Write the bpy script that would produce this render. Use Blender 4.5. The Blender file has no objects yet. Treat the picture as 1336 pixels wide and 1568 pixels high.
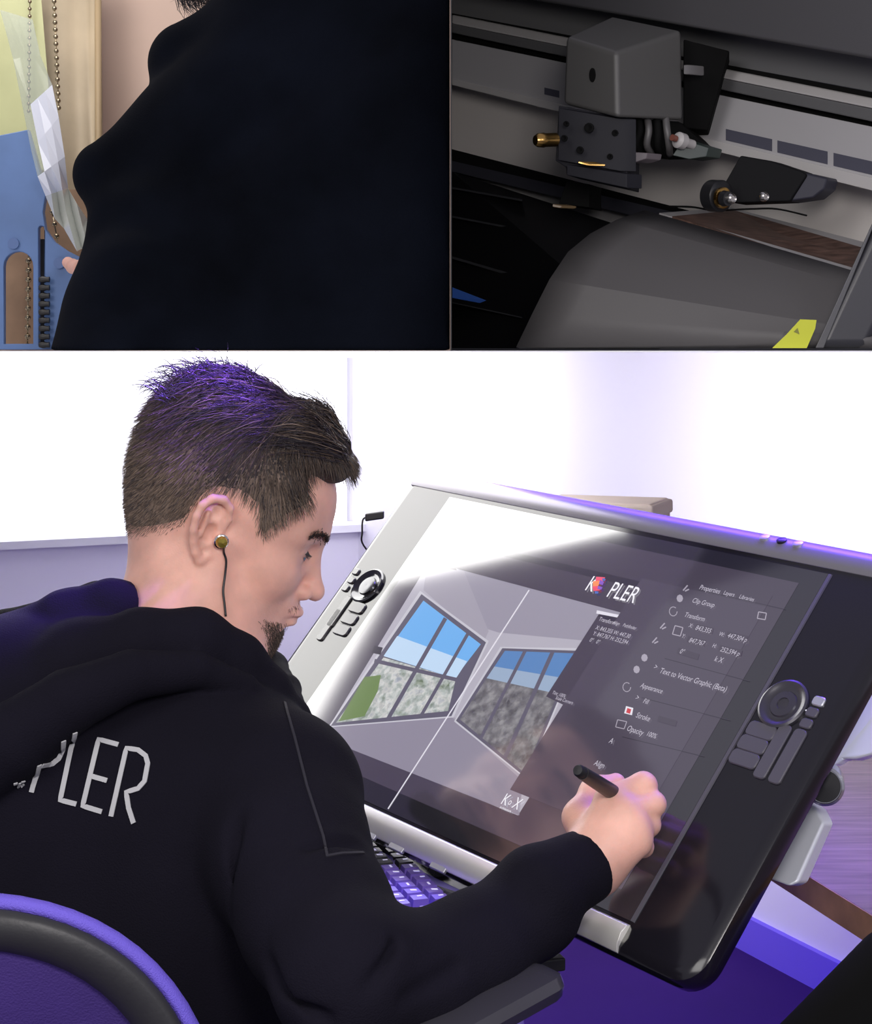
import bpy, bmesh, math, random
import numpy as np
from mathutils import Vector, Matrix
from mathutils.bvhtree import BVHTree
import openvdb as vdb

random.seed(7); RNG = np.random.default_rng(7)
SC = bpy.context.scene; COL = SC.collection

# ------------------------------------------------------------------ camera
H = 1.27; F = 2600.0; CX, CY = 691.0, 537.0          # eye height, focal length in pixels, principal point
cd = bpy.data.cameras.new('camera'); cam = bpy.data.objects.new('camera', cd); COL.objects.link(cam)
cam.location = (0, 0, H); cam.rotation_euler = (math.pi/2, 0, 0)
cd.sensor_fit = 'HORIZONTAL'; cd.sensor_width = 36; cd.lens = F/1336*36
cd.shift_x = -(CX-668)/1336; cd.shift_y = -(784-CY)/1336
cd.clip_start = .05
SC.camera = cam
SC.view_settings.view_transform = 'Standard'; SC.view_settings.look = 'None'
SC.view_settings.exposure = 0; SC.view_settings.gamma = 1; SC.view_settings.use_curve_mapping = False

# ------------------------------------------------------------------ world and lights
w = bpy.data.worlds.new('world'); SC.world = w; w.use_nodes = True
w.node_tree.nodes['Background'].inputs[0].default_value = (.86, .84, 1, 1)
w.node_tree.nodes['Background'].inputs[1].default_value = .36

def area(name, loc, target, size, power, color=(1, 1, 1), size_y=None, spread=180):
    l = bpy.data.lights.new(name, 'AREA'); l.energy = power; l.color = color; l.size = size
    if size_y: l.shape = 'RECTANGLE'; l.size_y = size_y
    l.spread = math.radians(spread)
    o = bpy.data.objects.new(name, l); COL.objects.link(o); o.location = loc
    o.rotation_euler = (Vector(target)-Vector(loc)).to_track_quat('-Z', 'Y').to_euler()
    return o
area('key_light', (-1.3, -.5, H+1.0), (0, 1.6, H-.3), 1.2, 22, (1, .97, .95))
area('front_light', (1.5, -.4, H+.4), (.3, 1.6, H-.4), .8, 7, (.93, .92, 1))
area('back_room_light', (-.6, 4.3, H-.16), (.1, 4.9, H-.2), .28, 5.0, (.97, .95, 1), spread=130)
area('back_room_light', (-.15, 2.9, H-.16), (.62, 3.5, H-.2), .28, 5.8, (.97, .95, 1), spread=130)
vl = area('violet_led', (.25, 1.86, H-.03), (.25, 1.86, H-1), .78, 5.5, (.15, .06, 1), .07, spread=110)
vl.rotation_euler = (0, 0, math.atan2(-.435, .351))
area('violet_floor_led', (.35, 2.6, H-.62), (.75, 3.3, 0), .5, 3.5, (.2, .06, 1), .2)
area('violet_desk_led', (.0, 2.2, H-.66), (.3, 2.8, 0), .4, 1.6, (.25, .06, 1), .2)
area('violet_head_led', (.10, 1.60, H+.45), (-.25, 1.63, H-.01), .06, .55, (.22, .08, 1), .06, spread=20)
area('booth_light', (-.7, 2.5, H+.8), (-.7, 3.05, H+.2), .4, 3.8, (1, .93, .85))
area('plotter_light', (.16, .3, H+.26), (.35, 2.4, H+.1), .3, 8.5, (1, .95, .93))

# ------------------------------------------------------------------ helpers
def P(px, py, d): return Vector(((px-CX)/F*d, d, H-(py-CY)/F*d))
T0 = P(690, 762, 2.00787)                                # top left corner of the tablet's glass
TU = Vector((.35103, -.43501, -.03374)).normalized()     # along its width
TV = Vector((.1568+-.35103, -.57915+.43501, -.30871+.03374)).normalized()
TN = TU.cross(TV).normalized()
if TN.y > 0: TN = -TN
TV = TN.cross(TU).normalized();  TV = -TV if TV.z > 0 else TV
def S(px, py, lift=0.0):
    r = Vector(((px-CX)/F, 1, -(py-CY)/F)); C0 = Vector((0, 0, H))
    t = ((T0-C0).dot(TN)+lift)/r.dot(TN)
    return C0+r*t
def UV(u, v, n=0.0): return T0+TU*u+TV*v+TN*n
def toUV(p): q = p-T0; return q.dot(TU), q.dot(TV)

MATS = {}
def mat(name, color=(.5, .5, .5), rough=.5, metal=0, emit=None, es=1, bump=0, bscale=200, var=0, vscale=8, spec=.5,
        sss=0, alpha=1, trans=0, stretch=None, coat=0, ior=1.5):
    if name in MATS: return MATS[name]
    m = bpy.data.materials.new(name); m.use_nodes = True; nt = m.node_tree; b = nt.nodes['Principled BSDF']
    b.inputs['Base Color'].default_value = (*color, 1); b.inputs['Roughness'].default_value = rough
    b.inputs['Metallic'].default_value = metal; b.inputs['Specular IOR Level'].default_value = spec
    b.inputs['Alpha'].default_value = alpha; b.inputs['Transmission Weight'].default_value = trans
    b.inputs['IOR'].default_value = ior; b.inputs['Coat Weight'].default_value = coat; b.inputs['Coat Roughness'].default_value = .05
    if emit: b.inputs['Emission Color'].default_value = (*emit, 1); b.inputs['Emission Strength'].default_value = es
    if sss:
        b.inputs['Subsurface Weight'].default_value = sss; b.inputs['Subsurface Radius'].default_value = (1, .35, .2)
        b.inputs['Subsurface Scale'].default_value = .006
    tc = nt.nodes.new('ShaderNodeTexCoord'); mp = nt.nodes.new('ShaderNodeMapping')
    nt.links.new(tc.outputs['Object'], mp.inputs[0])
    if stretch: mp.inputs['Scale'].default_value = stretch
    if var:
        n = nt.nodes.new('ShaderNodeTexNoise'); n.inputs['Scale'].default_value = vscale; n.inputs['Detail'].default_value = 5
        nt.links.new(mp.outputs[0], n.inputs[0])
        r = nt.nodes.new('ShaderNodeValToRGB'); r.color_ramp.elements[0].position = .3; r.color_ramp.elements[1].position = .7
        r.color_ramp.elements[0].color = (*[c*(1-var) for c in color], 1); r.color_ramp.elements[1].color = (*[min(1, c*(1+var)) for c in color], 1)
        nt.links.new(n.outputs[0], r.inputs[0]); nt.links.new(r.outputs[0], b.inputs['Base Color'])
    if bump:
        n2 = nt.nodes.new('ShaderNodeTexNoise'); n2.inputs['Scale'].default_value = bscale; n2.inputs['Detail'].default_value = 3
        nt.links.new(mp.outputs[0], n2.inputs[0])
        bp = nt.nodes.new('ShaderNodeBump'); bp.inputs['Strength'].default_value = bump; bp.inputs['Distance'].default_value = .002
        nt.links.new(n2.outputs[0], bp.inputs['Height']); nt.links.new(bp.outputs[0], b.inputs['Normal'])
    MATS[name] = m; return m

def tag(o, label=None, cat=None, group=None, kind=None):
    if label: o['label'] = label
    if cat: o['category'] = cat
    if group: o['group'] = group
    if kind: o['kind'] = kind
    return o
def empty(name, loc, label, cat, group=None):
    o = bpy.data.objects.new(name, None); COL.objects.link(o); o.location = loc; o.empty_display_size = .05
    o.matrix_world = Matrix.Translation(Vector(loc))
    return tag(o, label, cat, group)
def link(name, me, mats, parent=None, smooth=False):
    if not isinstance(mats, (list, tuple)): mats = [mats]
    if not me.materials:
        for m in mats: me.materials.append(m)
    o = bpy.data.objects.new(name, me); COL.objects.link(o)
    if smooth: me.shade_smooth()
    if parent:
        o.parent = parent; o.matrix_parent_inverse = parent.matrix_basis.inverted()
    return o
def mesh(name, verts, faces, mats, parent=None, smooth=False, midx=None):
    me = bpy.data.meshes.new(name); me.from_pydata([tuple(v) for v in verts], [], faces); me.update()
    if midx: me.polygons.foreach_set('material_index', midx)
    return link(name, me, mats, parent, smooth)
def bevel(o, wd=.003, seg=2, ang=35):
    m = o.modifiers.new('bevel', 'BEVEL'); m.width = wd; m.segments = seg; m.harden_normals = True; m.limit_method = 'ANGLE'; m.angle_limit = math.radians(ang)
    for p in o.data.polygons: p.use_smooth = True
    return o
def hexa(name, bot, top, m, parent=None, bev=0):
    """prism between two loops with the same number of points"""
    n = len(bot); f = [tuple(range(n))[::-1], tuple(range(n, 2*n))]
    for i in range(n): j = (i+1) % n; f.append((i, j, n+j, n+i))
    me = bpy.data.meshes.new(name); me.from_pydata([tuple(v) for v in list(bot)+list(top)], [], f)
    bm = bmesh.new(); bm.from_mesh(me); bmesh.ops.recalc_face_normals(bm, faces=bm.faces); bm.to_mesh(me); bm.free()
    o = link(name, me, m, parent)
    if bev: bevel(o, bev)
    return o
def box(name, c, size, m, parent=None, bev=0, rz=0, axes=None):
    c = Vector(c)
    if axes is None:
        axes = (Vector((math.cos(rz), math.sin(rz), 0)), Vector((-math.sin(rz), math.cos(rz), 0)), Vector((0, 0, 1)))
    a, b, n = axes; x, y, z = [s/2 for s in size]
    l = [(-x, -y), (x, -y), (x, y), (-x, y)]
    return hexa(name, [c+a*p+b*q-n*z for p, q in l], [c+a*p+b*q+n*z for p, q in l], m, parent, bev)
def frame_from(d):
    d = Vector(d).normalized(); a = d.orthogonal().normalized(); return a, d.cross(a), d
def tube(name, pts, r, m, parent=None, seg=10, caps=True):
    """round tube through pts, r a number or a list"""
    V = []; Fc = []; n = len(pts); pts = [Vector(p) for p in pts]
    rr = r if isinstance(r, (list, tuple)) else [r]*n
    up = None
    for i, p in enumerate(pts):
        t = (pts[min(i+1, n-1)]-pts[max(i-1, 0)]).normalized()
        if up is None: up = t.orthogonal().normalized()
        up = (up-t*up.dot(t)).normalized(); s = t.cross(up)
        for k in range(seg):
            a = 2*math.pi*k/seg; V.append(p+(up*math.cos(a)+s*math.sin(a))*rr[i])
    for i in range(n-1):
        for k in range(seg):
            j = (k+1) % seg; Fc.append((i*seg+k, i*seg+j, (i+1)*seg+j, (i+1)*seg+k))
    if caps: Fc += [tuple(range(seg))[::-1], tuple(range((n-1)*seg, n*seg))]
    return mesh(name, V, Fc, m, parent, True)
def spline(pts, n=8):
    pts = [Vector(p) for p in pts]; out = []
    q = [pts[0]*2-pts[1]]+pts+[pts[-1]*2-pts[-2]]
    for i in range(1, len(q)-2):
        for k in range(n):
            t = k/n; a, b, c, d = q[i-1:i+3]
            out.append(.5*((2*b)+(c-a)*t+(2*a-5*b+4*c-d)*t*t+(3*b-a-3*c+d)*t**3))
    out.append(pts[-1]); return out
def lathe(name, c, axis, prof, m, parent=None, seg=32):
    """prof: list of (radius, height along axis)"""
    a, b, d = frame_from(axis); c = Vector(c); V = []; Fc = []; n = len(prof)
    for r, h in prof:
        for k in range(seg):
            t = 2*math.pi*k/seg; V.append(c+d*h+(a*math.cos(t)+b*math.sin(t))*r)
    for i in range(n-1):
        for k in range(seg):
            j = (k+1) % seg; Fc.append((i*seg+k, i*seg+j, (i+1)*seg+j, (i+1)*seg+k))
    Fc += [tuple(range(seg))[::-1], tuple(range((n-1)*seg, n*seg))]
    o = mesh(name, V, Fc, m, parent, True)
    o.data.set_sharp_from_angle(angle=math.radians(40)) if hasattr(o.data, 'set_sharp_from_angle') else None
    return o

# ---- distance fields on a grid, polygonised
class Field:
    def __init__(s, lo, hi, h):
        s.lo = np.array(lo, np.float32); s.h = h
        s.n = np.ceil((np.array(hi)-np.array(lo))/h).astype(int)+1
        s.a = np.full(s.n, .1, np.float32)
    def _win(s, lo, hi, m):
        i0 = np.clip(np.floor((np.array(lo)-m-s.lo)/s.h).astype(int), 0, s.n); i1 = np.clip(np.ceil((np.array(hi)+m-s.lo)/s.h).astype(int)+1, 0, s.n)
        if (i1 <= i0).any(): return None, None
        g = [np.arange(i0[k], i1[k], dtype=np.float32)*s.h+s.lo[k] for k in range(3)]
        X = np.meshgrid(*g, indexing='ij')
        return tuple(slice(i0[k], i1[k]) for k in range(3)), np.stack(X, -1)
    def op(s, fn, lo, hi, k=.01, sub=False, m=None):
        m = k+.02 if m is None else m
        sl, X = s._win(lo, hi, m)
        if sl is None: return
        d = fn(X).astype(np.float32); a = s.a[sl]
        if sub: d = -d; hh = np.clip(k-np.abs(a-d), 0, None)/k; s.a[sl] = np.maximum(a, d)+hh*hh*k*.25
        else: hh = np.clip(k-np.abs(a-d), 0, None)/k; s.a[sl] = np.minimum(a, d)-hh*hh*k*.25
    def cone(s, a, b, r1, r2=None, k=.01, sub=False):
        r2 = r1 if r2 is None else r2; a = np.array(a, np.float32); b = np.array(b, np.float32); R = max(r1, r2)
        def fn(X):
            ba = b-a; t = np.clip(((X-a)@ba)/max(ba@ba, 1e-9), 0, 1)
            return np.linalg.norm(X-a-t[..., None]*ba, axis=-1)-(r1+(r2-r1)*t)
        s.op(fn, np.minimum(a, b)-R, np.maximum(a, b)+R, k, sub)
    def ell(s, c, R, M=None, k=.01, sub=False):
        c = np.array(c, np.float32); R = np.array(R, np.float32); M = np.eye(3, dtype=np.float32) if M is None else np.array(M, np.float32)
        def fn(X):
            q = (X-c)@M; k0 = np.linalg.norm(q/R, axis=-1); k1 = np.linalg.norm(q/(R*R), axis=-1)+1e-6
            return k0*(k0-1)/k1
        s.op(fn, c-R.max(), c+R.max(), k, sub)
    def chain(s, pts, rs, k=.01, sub=False):
        for i in range(len(pts)-1): s.cone(pts[i], pts[i+1], rs[i], rs[i+1], k, sub)
    def poly(s, name, mats, parent=None, smooth_it=0):
        g = vdb.FloatGrid(.05); a = np.ascontiguousarray(np.clip(s.a, -.05, .05).astype(np.float32))
        g.copyFromArray(a); g.transform = vdb.createLinearTransform(voxelSize=s.h)
        pts, quads = g.convertToQuads(isovalue=0.0)
        pts = pts+s.lo
        me = bpy.data.meshes.new(name)
        me.vertices.add(len(pts)); me.vertices.foreach_set('co', pts.astype(np.float32).ravel())
        q = quads[:, ::-1].astype(np.int32)
        me.loops.add(q.size); me.loops.foreach_set('vertex_index', q.ravel())
        me.polygons.add(len(q)); me.polygons.foreach_set('loop_start', np.arange(0, q.size, 4, dtype=np.int32))
        me.update(calc_edges=True); me.validate()
        bm = bmesh.new(); bm.from_mesh(me); bmesh.ops.recalc_face_normals(bm, faces=bm.faces)
        for _ in range(smooth_it): bmesh.ops.smooth_vert(bm, verts=bm.verts, factor=.5, use_axis_x=True, use_axis_y=True, use_axis_z=True)
        bm.to_mesh(me); bm.free()
        return link(name, me, mats, parent, True)

# ------------------------------------------------------------------ materials
M_wall = mat('painted_wall', (.86, .84, .93), .8, bump=.05, bscale=60)
M_white = mat('white_paint', (.86, .86, .88), .7)
M_black = mat('black_paint', (.012, .012, .014), .6)
M_hood = mat('black_fleece', (.0078, .0068, .0130), .95, bump=.5, bscale=700, var=.25, vscale=5, spec=.15)
M_hood2 = mat('navy_fleece', (.0036, .0048, .0092), .95, bump=.4, bscale=500, var=.55, vscale=5, spec=.08)
M_skin = mat('skin', (.82, .46, .36), .48, sss=.25, var=.17, vscale=22, bump=.12, bscale=500, spec=.4)
M_case = mat('glossy_casing', (.010, .009, .013), .16, ior=1.55)
M_rim = mat('satin_rim', (.22, .21, .24), .35, metal=.4)
M_blackrub = mat('black_plastic', (.012, .012, .014), .4)
M_silver = mat('brushed_aluminium', (.6, .61, .66), .38, metal=.75)

# ================================================================== SETTING
def floor_pt(x, y): return (x, y, 0)
fl = box('floor', (0, 2.4, -.02), (6, 8, .04), mat('floor_vinyl', (.040, .012, .14), .85, var=.08, vscale=3, spec=.1)); tag(fl, kind='structure')
WD = Vector((.44, -.90, 0)).normalized(); WNn = Vector((-WD.y*-1, WD.x*-1, 0))  # direction of the right wall
WC = Vector((-.3, 5.5, 0))
Wn = Vector((.90, .44, 0)).normalized()           # outward normal of the right wall
def vbox(name, a, b, thick, z0, z1, m, out, parent=None, bev=0):
    a = Vector(a); b = Vector(b); o_ = out*thick
    lo = [a, b, b+o_, a+o_]; return hexa(name, [Vector((p.x, p.y, z0)) for p in lo], [Vector((p.x, p.y, z1)) for p in lo], m, parent, bev)
tag(vbox('wall_right', WC-WD*.1, WC+WD*4.6, .1, 0, H-.0021, M_wall, Wn), kind='structure')
Ln = Vector((-.44, .9, 0)).normalized(); LD = Vector((-.9, -.44, 0)).normalized()
SILL = H-.56
tag(vbox('wall_left', WC, WC+LD*3.2, .1, 0, SILL, M_wall, Ln), kind='structure')
tag(vbox('baseboard_right', WC+WD*.0-Wn*.014, WC+WD*4.6-Wn*.014, .014, 0, .075, mat('blue_skirting', (.2, .13, .85), .5), Wn), kind='structure')
tag(vbox('wall_back', WC+LD*2.7, WC+LD*3.2, .1, SILL, H-.0021, M_wall, Ln), kind='structure')
wn = vbox('window_1', WC+LD*.02+Ln*.05, WC+LD*2.7+Ln*.05, .01, SILL, H-.0021, mat('bright_window', (.9, .9, .95), .3, emit=(.96, .96, 1), es=1.5), Ln); tag(wn, kind='structure')
sl = vbox('window_sill', WC+LD*.0-Ln*.06, WC+LD*2.7-Ln*.06, .13, SILL-.02, SILL+.003, M_white, Ln, wn)
# shelf deck that carries the two booths, with an added glowing panel below for the tablet's glare
SY0, SY1 = 1.78, 3.25
deck = hexa('trim_1', [Vector((-1.5, SY0, H-.0015)), Vector((1.5, SY0, H-.0015)), Vector((1.5, SY1, H-.002)), Vector((-1.5, SY1, H-.002))],
            [Vector((-1.5, SY0, H)), Vector((1.5, SY0, H)), Vector((1.5, SY1, H)), Vector((-1.5, SY1, H))], M_white); tag(deck, kind='structure')
deck2 = hexa('ceiling', [Vector((-2.6, SY1, H-.002)), Vector((1.5, SY1, H-.002)), Vector((1.5, 6, H-.002)), Vector((-2.6, 6, H-.002))],
             [Vector((-2.6, SY1, H)), Vector((1.5, SY1, H)), Vector((1.5, 6, H)), Vector((-2.6, 6, H))], M_white); tag(deck2, kind='structure')
M_panel = mat('lit_panel', (.9, .9, .9), .5, emit=(1, .99, .95), es=7.5)
pts = [(.03, 1.875), (-.36, 2.14), (-.85, 2.15), (-.85, 2.75), (.03, 2.75)]  # outline of the added panel, traced back from the glare on the glass
lp = empty('glare_panel', (-.4, 2.4, H-.03), 'added bright white panel beneath the deck for the glare on the pen display', 'light')
hexa('glow_sheet', [Vector((x, y, H-.0075)) for x, y in pts], [Vector((x, y, H-.0025)) for x, y in pts], M_panel, lp)
div = box('wall_middle', (0, (SY0+3.1)/2, H+.4), (.0012, 3.1-SY0, .8), M_black); tag(div, kind='structure')
M_pink = mat('pink_beige_wall', (.62, .47, .40), .85, bump=.1, bscale=40, var=.05, vscale=4)
bw = box('wall_booth', (-.65, 3.115, H+.4), (1.3, .03, .8), M_pink); tag(bw, kind='structure')
bw2 = box('wall_plotter', (.65, 3.115, H+.4), (1.3, .03, .8), mat('grey_booth_wall', (.1, .1, .105), .8)); tag(bw2, kind='structure')

# ================================================================== DESK AND THINGS ON IT
DZ = .75
dd = Vector((.28, -.96, 0)).normalized(); dn = Vector((.96, .28, 0))
A0 = P(1275, 1363, .52*F/(1363-CY)); A0.z = DZ
desk = empty('desk', (A0.x, A0.y, 0), 'brown wood grain desk behind the pen display at right', 'desk')
M_wood = mat('walnut_laminate', (.17, .11, .085), .42, var=.4, vscale=9, stretch=(1.2, 14, 1))
M_wood.node_tree.nodes['Mapping'].inputs['Rotation'].default_value = (0, 0, math.radians(-15))
e0, e1 = A0+dd*.6, A0-dd*1.4
lo = [e0, e1, e1+dn*.85, e0+dn*1.0]
hexa('tabletop', [p-Vector((0, 0, .028)) for p in lo], lo, M_wood, desk, .001)
hexa('edge_band', [p-Vector((0, 0, .0285)) for p in (e0-dn*.001, e1-dn*.001, e1, e0)], [p-Vector((0, 0, .0005)) for p in (e0-dn*.001, e1-dn*.001, e1, e0)],
     mat('brown_edge', (.34, .18, .08), .5, var=.3, vscale=20), desk)
for p in (e0+dn*.65-dd*.06, e0+dn*.1-dd*.06, e1+dn*.1+dd*.1):
    box('leg', (p.x, p.y, (DZ-.028)/2), (.05, .05, DZ-.028), M_silver, desk, .002)
# carton behind the display
cb = empty('cardboard_box', P(925, 800, 2.45)-Vector((0, 0, 0)), 'pale brown cardboard box standing on the desk behind the pen display', 'box')
c = P(925, 800, 2.45); ctop = P(900, 764, 2.45).z
box('carton', (c.x, c.y, (DZ+ctop)/2), (.17, .12, ctop-DZ), mat('cardboard', (.50, .42, .37), .8, var=.08, vscale=12), cb, .006, rz=-.35)
box('lid', (c.x, c.y, ctop-.012), (.176, .126, .02), mat('cardboard_lid', (.46, .39, .34), .8), cb, .004, rz=-.35)

# keyboard tray, keyboard
kz = H-.505
ax = Vector((.072, -.221, 0)).normalized(); ay = Vector((.221, .072, 0)).normalized()     # long axis, towards the desk
kc = P(579, 1287, 1.733)+ax*.09
tr = empty('keyboard_tray', (kc.x, kc.y, kz-.03), 'black pull-out keyboard tray under the pen display', 'tray')
box('board', (kc.x, kc.y, kz-.032), (.40, .18, .012), M_black, tr, .002, axes=(ax, ay, Vector((0, 0, 1))))
kb = empty('keyboard', (kc.x, kc.y, kz-.02), 'black backlit keyboard with violet glowing keys under the pen display', 'keyboard')
M_key = mat('keycap', (.03, .03, .036), .4); M_keyv = mat('violet_keycap', (.22, .14, .62), .35)
M_leg = mat('key_legend', (.8, .78, .95), .5, emit=(.7, .65, 1), es=.5)
box('case', (kc.x, kc.y, kz-.018), (.385, .165, .016), M_blackrub, kb, .004, axes=(ax, ay, Vector((0, 0, 1))))
def keycap(c, wx, wy, m, k):
    b_ = [(-wx/2, -wy/2), (wx/2, -wy/2), (wx/2, wy/2), (-wx/2, wy/2)]
    V = [c+ax*x+ay*y for x, y in b_]+[c+ax*x*.76+ay*y*.78+Vector((0, 0, .010)) for x, y in b_]
    l = [(-wx*.22, -wy*.05), (-wx*.05, -wy*.05), (-wx*.05, wy*.22), (-wx*.22, wy*.22)]
    if k % 3 == 0: l = [(-wx*.22, 0), (wx*.2, 0), (wx*.2, wy*.12), (-wx*.22, wy*.12)]
    if k % 3 == 1: l = [(-wx*.22, -wy*.1), (0, -wy*.1), (wx*.1, wy*.22), (-wx*.12, wy*.22)]
    V += [c+ax*x+ay*y+Vector((0, 0, .0103)) for x, y in l]
    return mesh('key', V, [(4, 5, 6, 7), (0, 1, 5, 4), (1, 2, 6, 5), (2, 3, 7, 6), (3, 0, 4, 7), (8, 9, 10, 11)], [m, M_leg], kb, False, [0, 0, 0, 0, 0, 1])
kn = 0
for row in range(6):
    yy = -.066+row*.0195+(.010 if row == 5 else 0)
    for cix in range(18):
        xx = -.176+cix*.0195+(row % 3)*.004+(.012 if cix > 13 else 0)
        if xx > .184: continue
        kn += 1
        if kn > 99: break
        vio = (xx > -.02 and row < 5) or xx > .06
        keycap(Vector((kc.x, kc.y, kz-.0105))+ax*xx+ay*yy, .0178, .0178, M_keyv if vio else M_key, kn)

# ================================================================== PEN DISPLAY
tab = empty('pen_display', UV(.28, .18, -.03), 'large black tilted pen display showing a room photograph and grey editing panels', 'pen display')
U0, U1, V0, V1 = -.088, .650, -.030, .396
def rrect(u0, u1, v0, v1, r, n, k=6):
    out = []
    for cu, cv, a0 in ((u1-r, v0+r, -90), (u1-r, v1-r, 0), (u0+r, v1-r, 90), (u0+r, v0+r, 180)):
        for i in range(k+1):
            a = math.radians(a0+90*i/k); out.append(UV(cu+r*math.cos(a), cv+r*math.sin(a), n))
    return out
def loops(name, ls, m, parent, smooth=True, midx=None):
    n = len(ls[0]); V = [p for l in ls for p in l]; Fc = [tuple(range(n)), tuple(range((len(ls)-1)*n, len(ls)*n))[::-1]]; mi = [0, 0]
    for i in range(len(ls)-1):
        for k in range(n): j = (k+1) % n; Fc.append((i*n+k, i*n+j, (i+1)*n+j, (i+1)*n+k)); mi.append(midx[i] if midx else 0)
    me = bpy.data.meshes.new(name); me.from_pydata([tuple(v) for v in V], [], Fc)
    me.polygons.foreach_set('material_index', mi)
    bm = bmesh.new(); bm.from_mesh(me); bmesh.ops.recalc_face_normals(bm, faces=bm.faces); bm.to_mesh(me); bm.free()
    o = link(name, me, m, parent, smooth)
    if smooth: o.data.set_sharp_from_angle(angle=math.radians(38))
    return o
ls = []
for off, n in ((.0, .0), (.006, -.0006), (.011, -.004), (.013, -.012), (.011, -.024), (.002, -.034), (-.02, -.036)):
    ls.append(rrect(U0-off+.013, U1+off-.013, V0-off+.013, V1+off-.013, .016+off, n))
loops('casing', ls, [M_case, M_rim], tab, True, [0, 0, 0, 0, 0, 0])
# raised top rim bar
tb = []
for i, (v, n) in enumerate(((-.006, .0005), (-.011, .0028), (-.020, .0035), (-.028, .0008), (-.034, -.006), (-.034, -.02), (-.03, -.03), (-.006, -.03))):
    tb.append((v, n))
L_ = [UV(U0+.006, v, n) for v, n in tb]; R_ = [UV(U1-.006, v, n) for v, n in tb]
hexa('top_rim', L_, R_, M_rim, tab, .0008)
for i, px in enumerate((1161, 1187, 1212)):
    u, v = toUV(S(px, 846+i*5)); c = UV(u, -.025, .0022)
    o = lathe('rim_button', c, TN+TV*-.5, [(.0, -.001), (.0052, -.001), (.0052, .0012), (.0035, .002), (.0, .0018)], M_blackrub if i % 2 else M_silver, tab, 20)
bb = [(.369, .0), (.371, .004), (.379, .006), (.389, .003), (.394, -.002), (.394, -.012), (.369, -.012)]
hexa('bottom_rim', [UV(U0+.02, v, n) for v, n in bb], [UV(.562, v, n) for v, n in bb], mat('pale_metal_rim', (.85, .84, .78), .32, metal=.45), tab, .0006)
for px in (582, 625, 690):
    u, v = toUV(S(px, 1240+(px-560)*.43)); box('clip', UV(u, .394, -.002), (.022, .007, .004), M_silver, tab, .001, axes=(TU, TV, TN))
# glass
gl = [UV(0, 0, .0008), UV(.56, 0, .0008), UV(.56, .366, .0008), UV(0, .366, .0008)]
M_glassbase = mat('display_glass', (.01, .01, .012), .10, ior=2.3, emit=(.135, .122, .16), es=.08)
hexa('glass', [p-TN*.0006 for p in gl], [p+TN*.0006 for p in gl], M_glassbase, tab)
hexa('glass_edge', [UV(.56, 0, -.0005), UV(.5645, 0, -.0005), UV(.5645, .366, -.0005), UV(.56, .366, -.0005)],
     [UV(.5605, 0, .0016), UV(.564, 0, .0016), UV(.564, .366, .0016), UV(.5605, .366, .0016)], mat('glass_edge', (.09, .085, .1), .25), tab)
# picture on the screen: one flat mesh, many coloured areas
SCR = {}; SV = []; SF = []; SI = []; SM = []
def smat(name, c, es=1.0, tex=None):
    if name in SCR: return SCR[name]
    m = mat('screen_'+name, (.01, .01, .01), .10, ior=2.3, emit=c, es=es)
    if tex:
        nt = m.node_tree; b = nt.nodes['Principled BSDF']; vn = nt.nodes.new('ShaderNodeTexVoronoi'); vn.inputs['Scale'].default_value = tex[0]
        nt.links.new(nt.nodes['Mapping'].outputs[0], vn.inputs[0]); ns = nt.nodes.new('ShaderNodeTexNoise'); ns.inputs['Scale'].default_value = tex[0]*.45; ns.inputs['Detail'].default_value = 8
        nt.links.new(nt.nodes['Mapping'].outputs[0], ns.inputs[0])
        mx = nt.nodes.new('ShaderNodeMix'); mx.data_type = 'RGBA'; mx.inputs['Factor'].default_value = .35
        r = nt.nodes.new('ShaderNodeValToRGB'); cr = r.color_ramp
        for i, (p_, cc) in enumerate(tex[1]):
            e = cr.elements[i] if i < 2 else cr.elements.new(p_)
            e.position = p_; e.color = (*cc, 1)
        nt.links.new(ns.outputs[0], r.inputs[0]); gr_ = nt.nodes.new('ShaderNodeRGBToBW'); nt.links.new(vn.outputs['Color'], gr_.inputs[0]); nt.links.new(r.outputs[0], mx.inputs[6]); nt.links.new(gr_.outputs[0], mx.inputs[7])
        bw_ = nt.nodes.new('ShaderNodeMix'); bw_.data_type = 'RGBA'; bw_.blend_type = 'MULTIPLY'; bw_.inputs['Factor'].default_value = .0
        nt.links.new(mx.outputs[2], b.inputs['Emission Color'])
        mx.inputs['Factor'].default_value = tex[2]
    SCR[name] = (len(SM), m); SM.append(m); return SCR[name]
LAY = [0.0016]
def spoly(pts, m, es=1.0, tex=None, uv=False):
    i, _ = smat(*m) if isinstance(m, tuple) and len(m) > 2 else smat(m[0], m[1])
    n0 = len(SV); LAY[0] += .000008
    for p in pts:
        u, v = p if uv else toUV(S(*p))
        SV.append(UV(min(max(u, .001), .559), min(max(v, .001), .365), LAY[0]))
    SF.append(tuple(range(n0, n0+len(pts)))); SI.append(i)
def sline(a, b, wd, m):
    a = Vector((*a, 0)); b = Vector((*b, 0)); t = (b-a).normalized(); s = Vector((-t.y, t.x, 0))*wd/2
    spoly([(q.x, q.y) for q in (a+s, b+s, b-s, a-s)], m)
def lin(h):
    h = [x/255 for x in h]; return tuple(x/12.92 if x <= .04045 else ((x+.055)/1.055)**2.4 for x in h)
UI = ('ui', lin((66, 59, 73))); UID = ('ui_dark', lin((42, 37, 50))); UIL = ('ui_light', lin((74, 67, 82))); WHT = ('white', lin((225, 222, 232)))
PALE = ('pale', lin((165, 158, 172))); WALLC = ('wall', lin((176, 172, 184))); CEIL = ('ceiling', lin((150, 145, 160))); FLR = ('carpet', lin((140, 134, 150))); TRM = ('window_trim', lin((196, 194, 203)))
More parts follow.
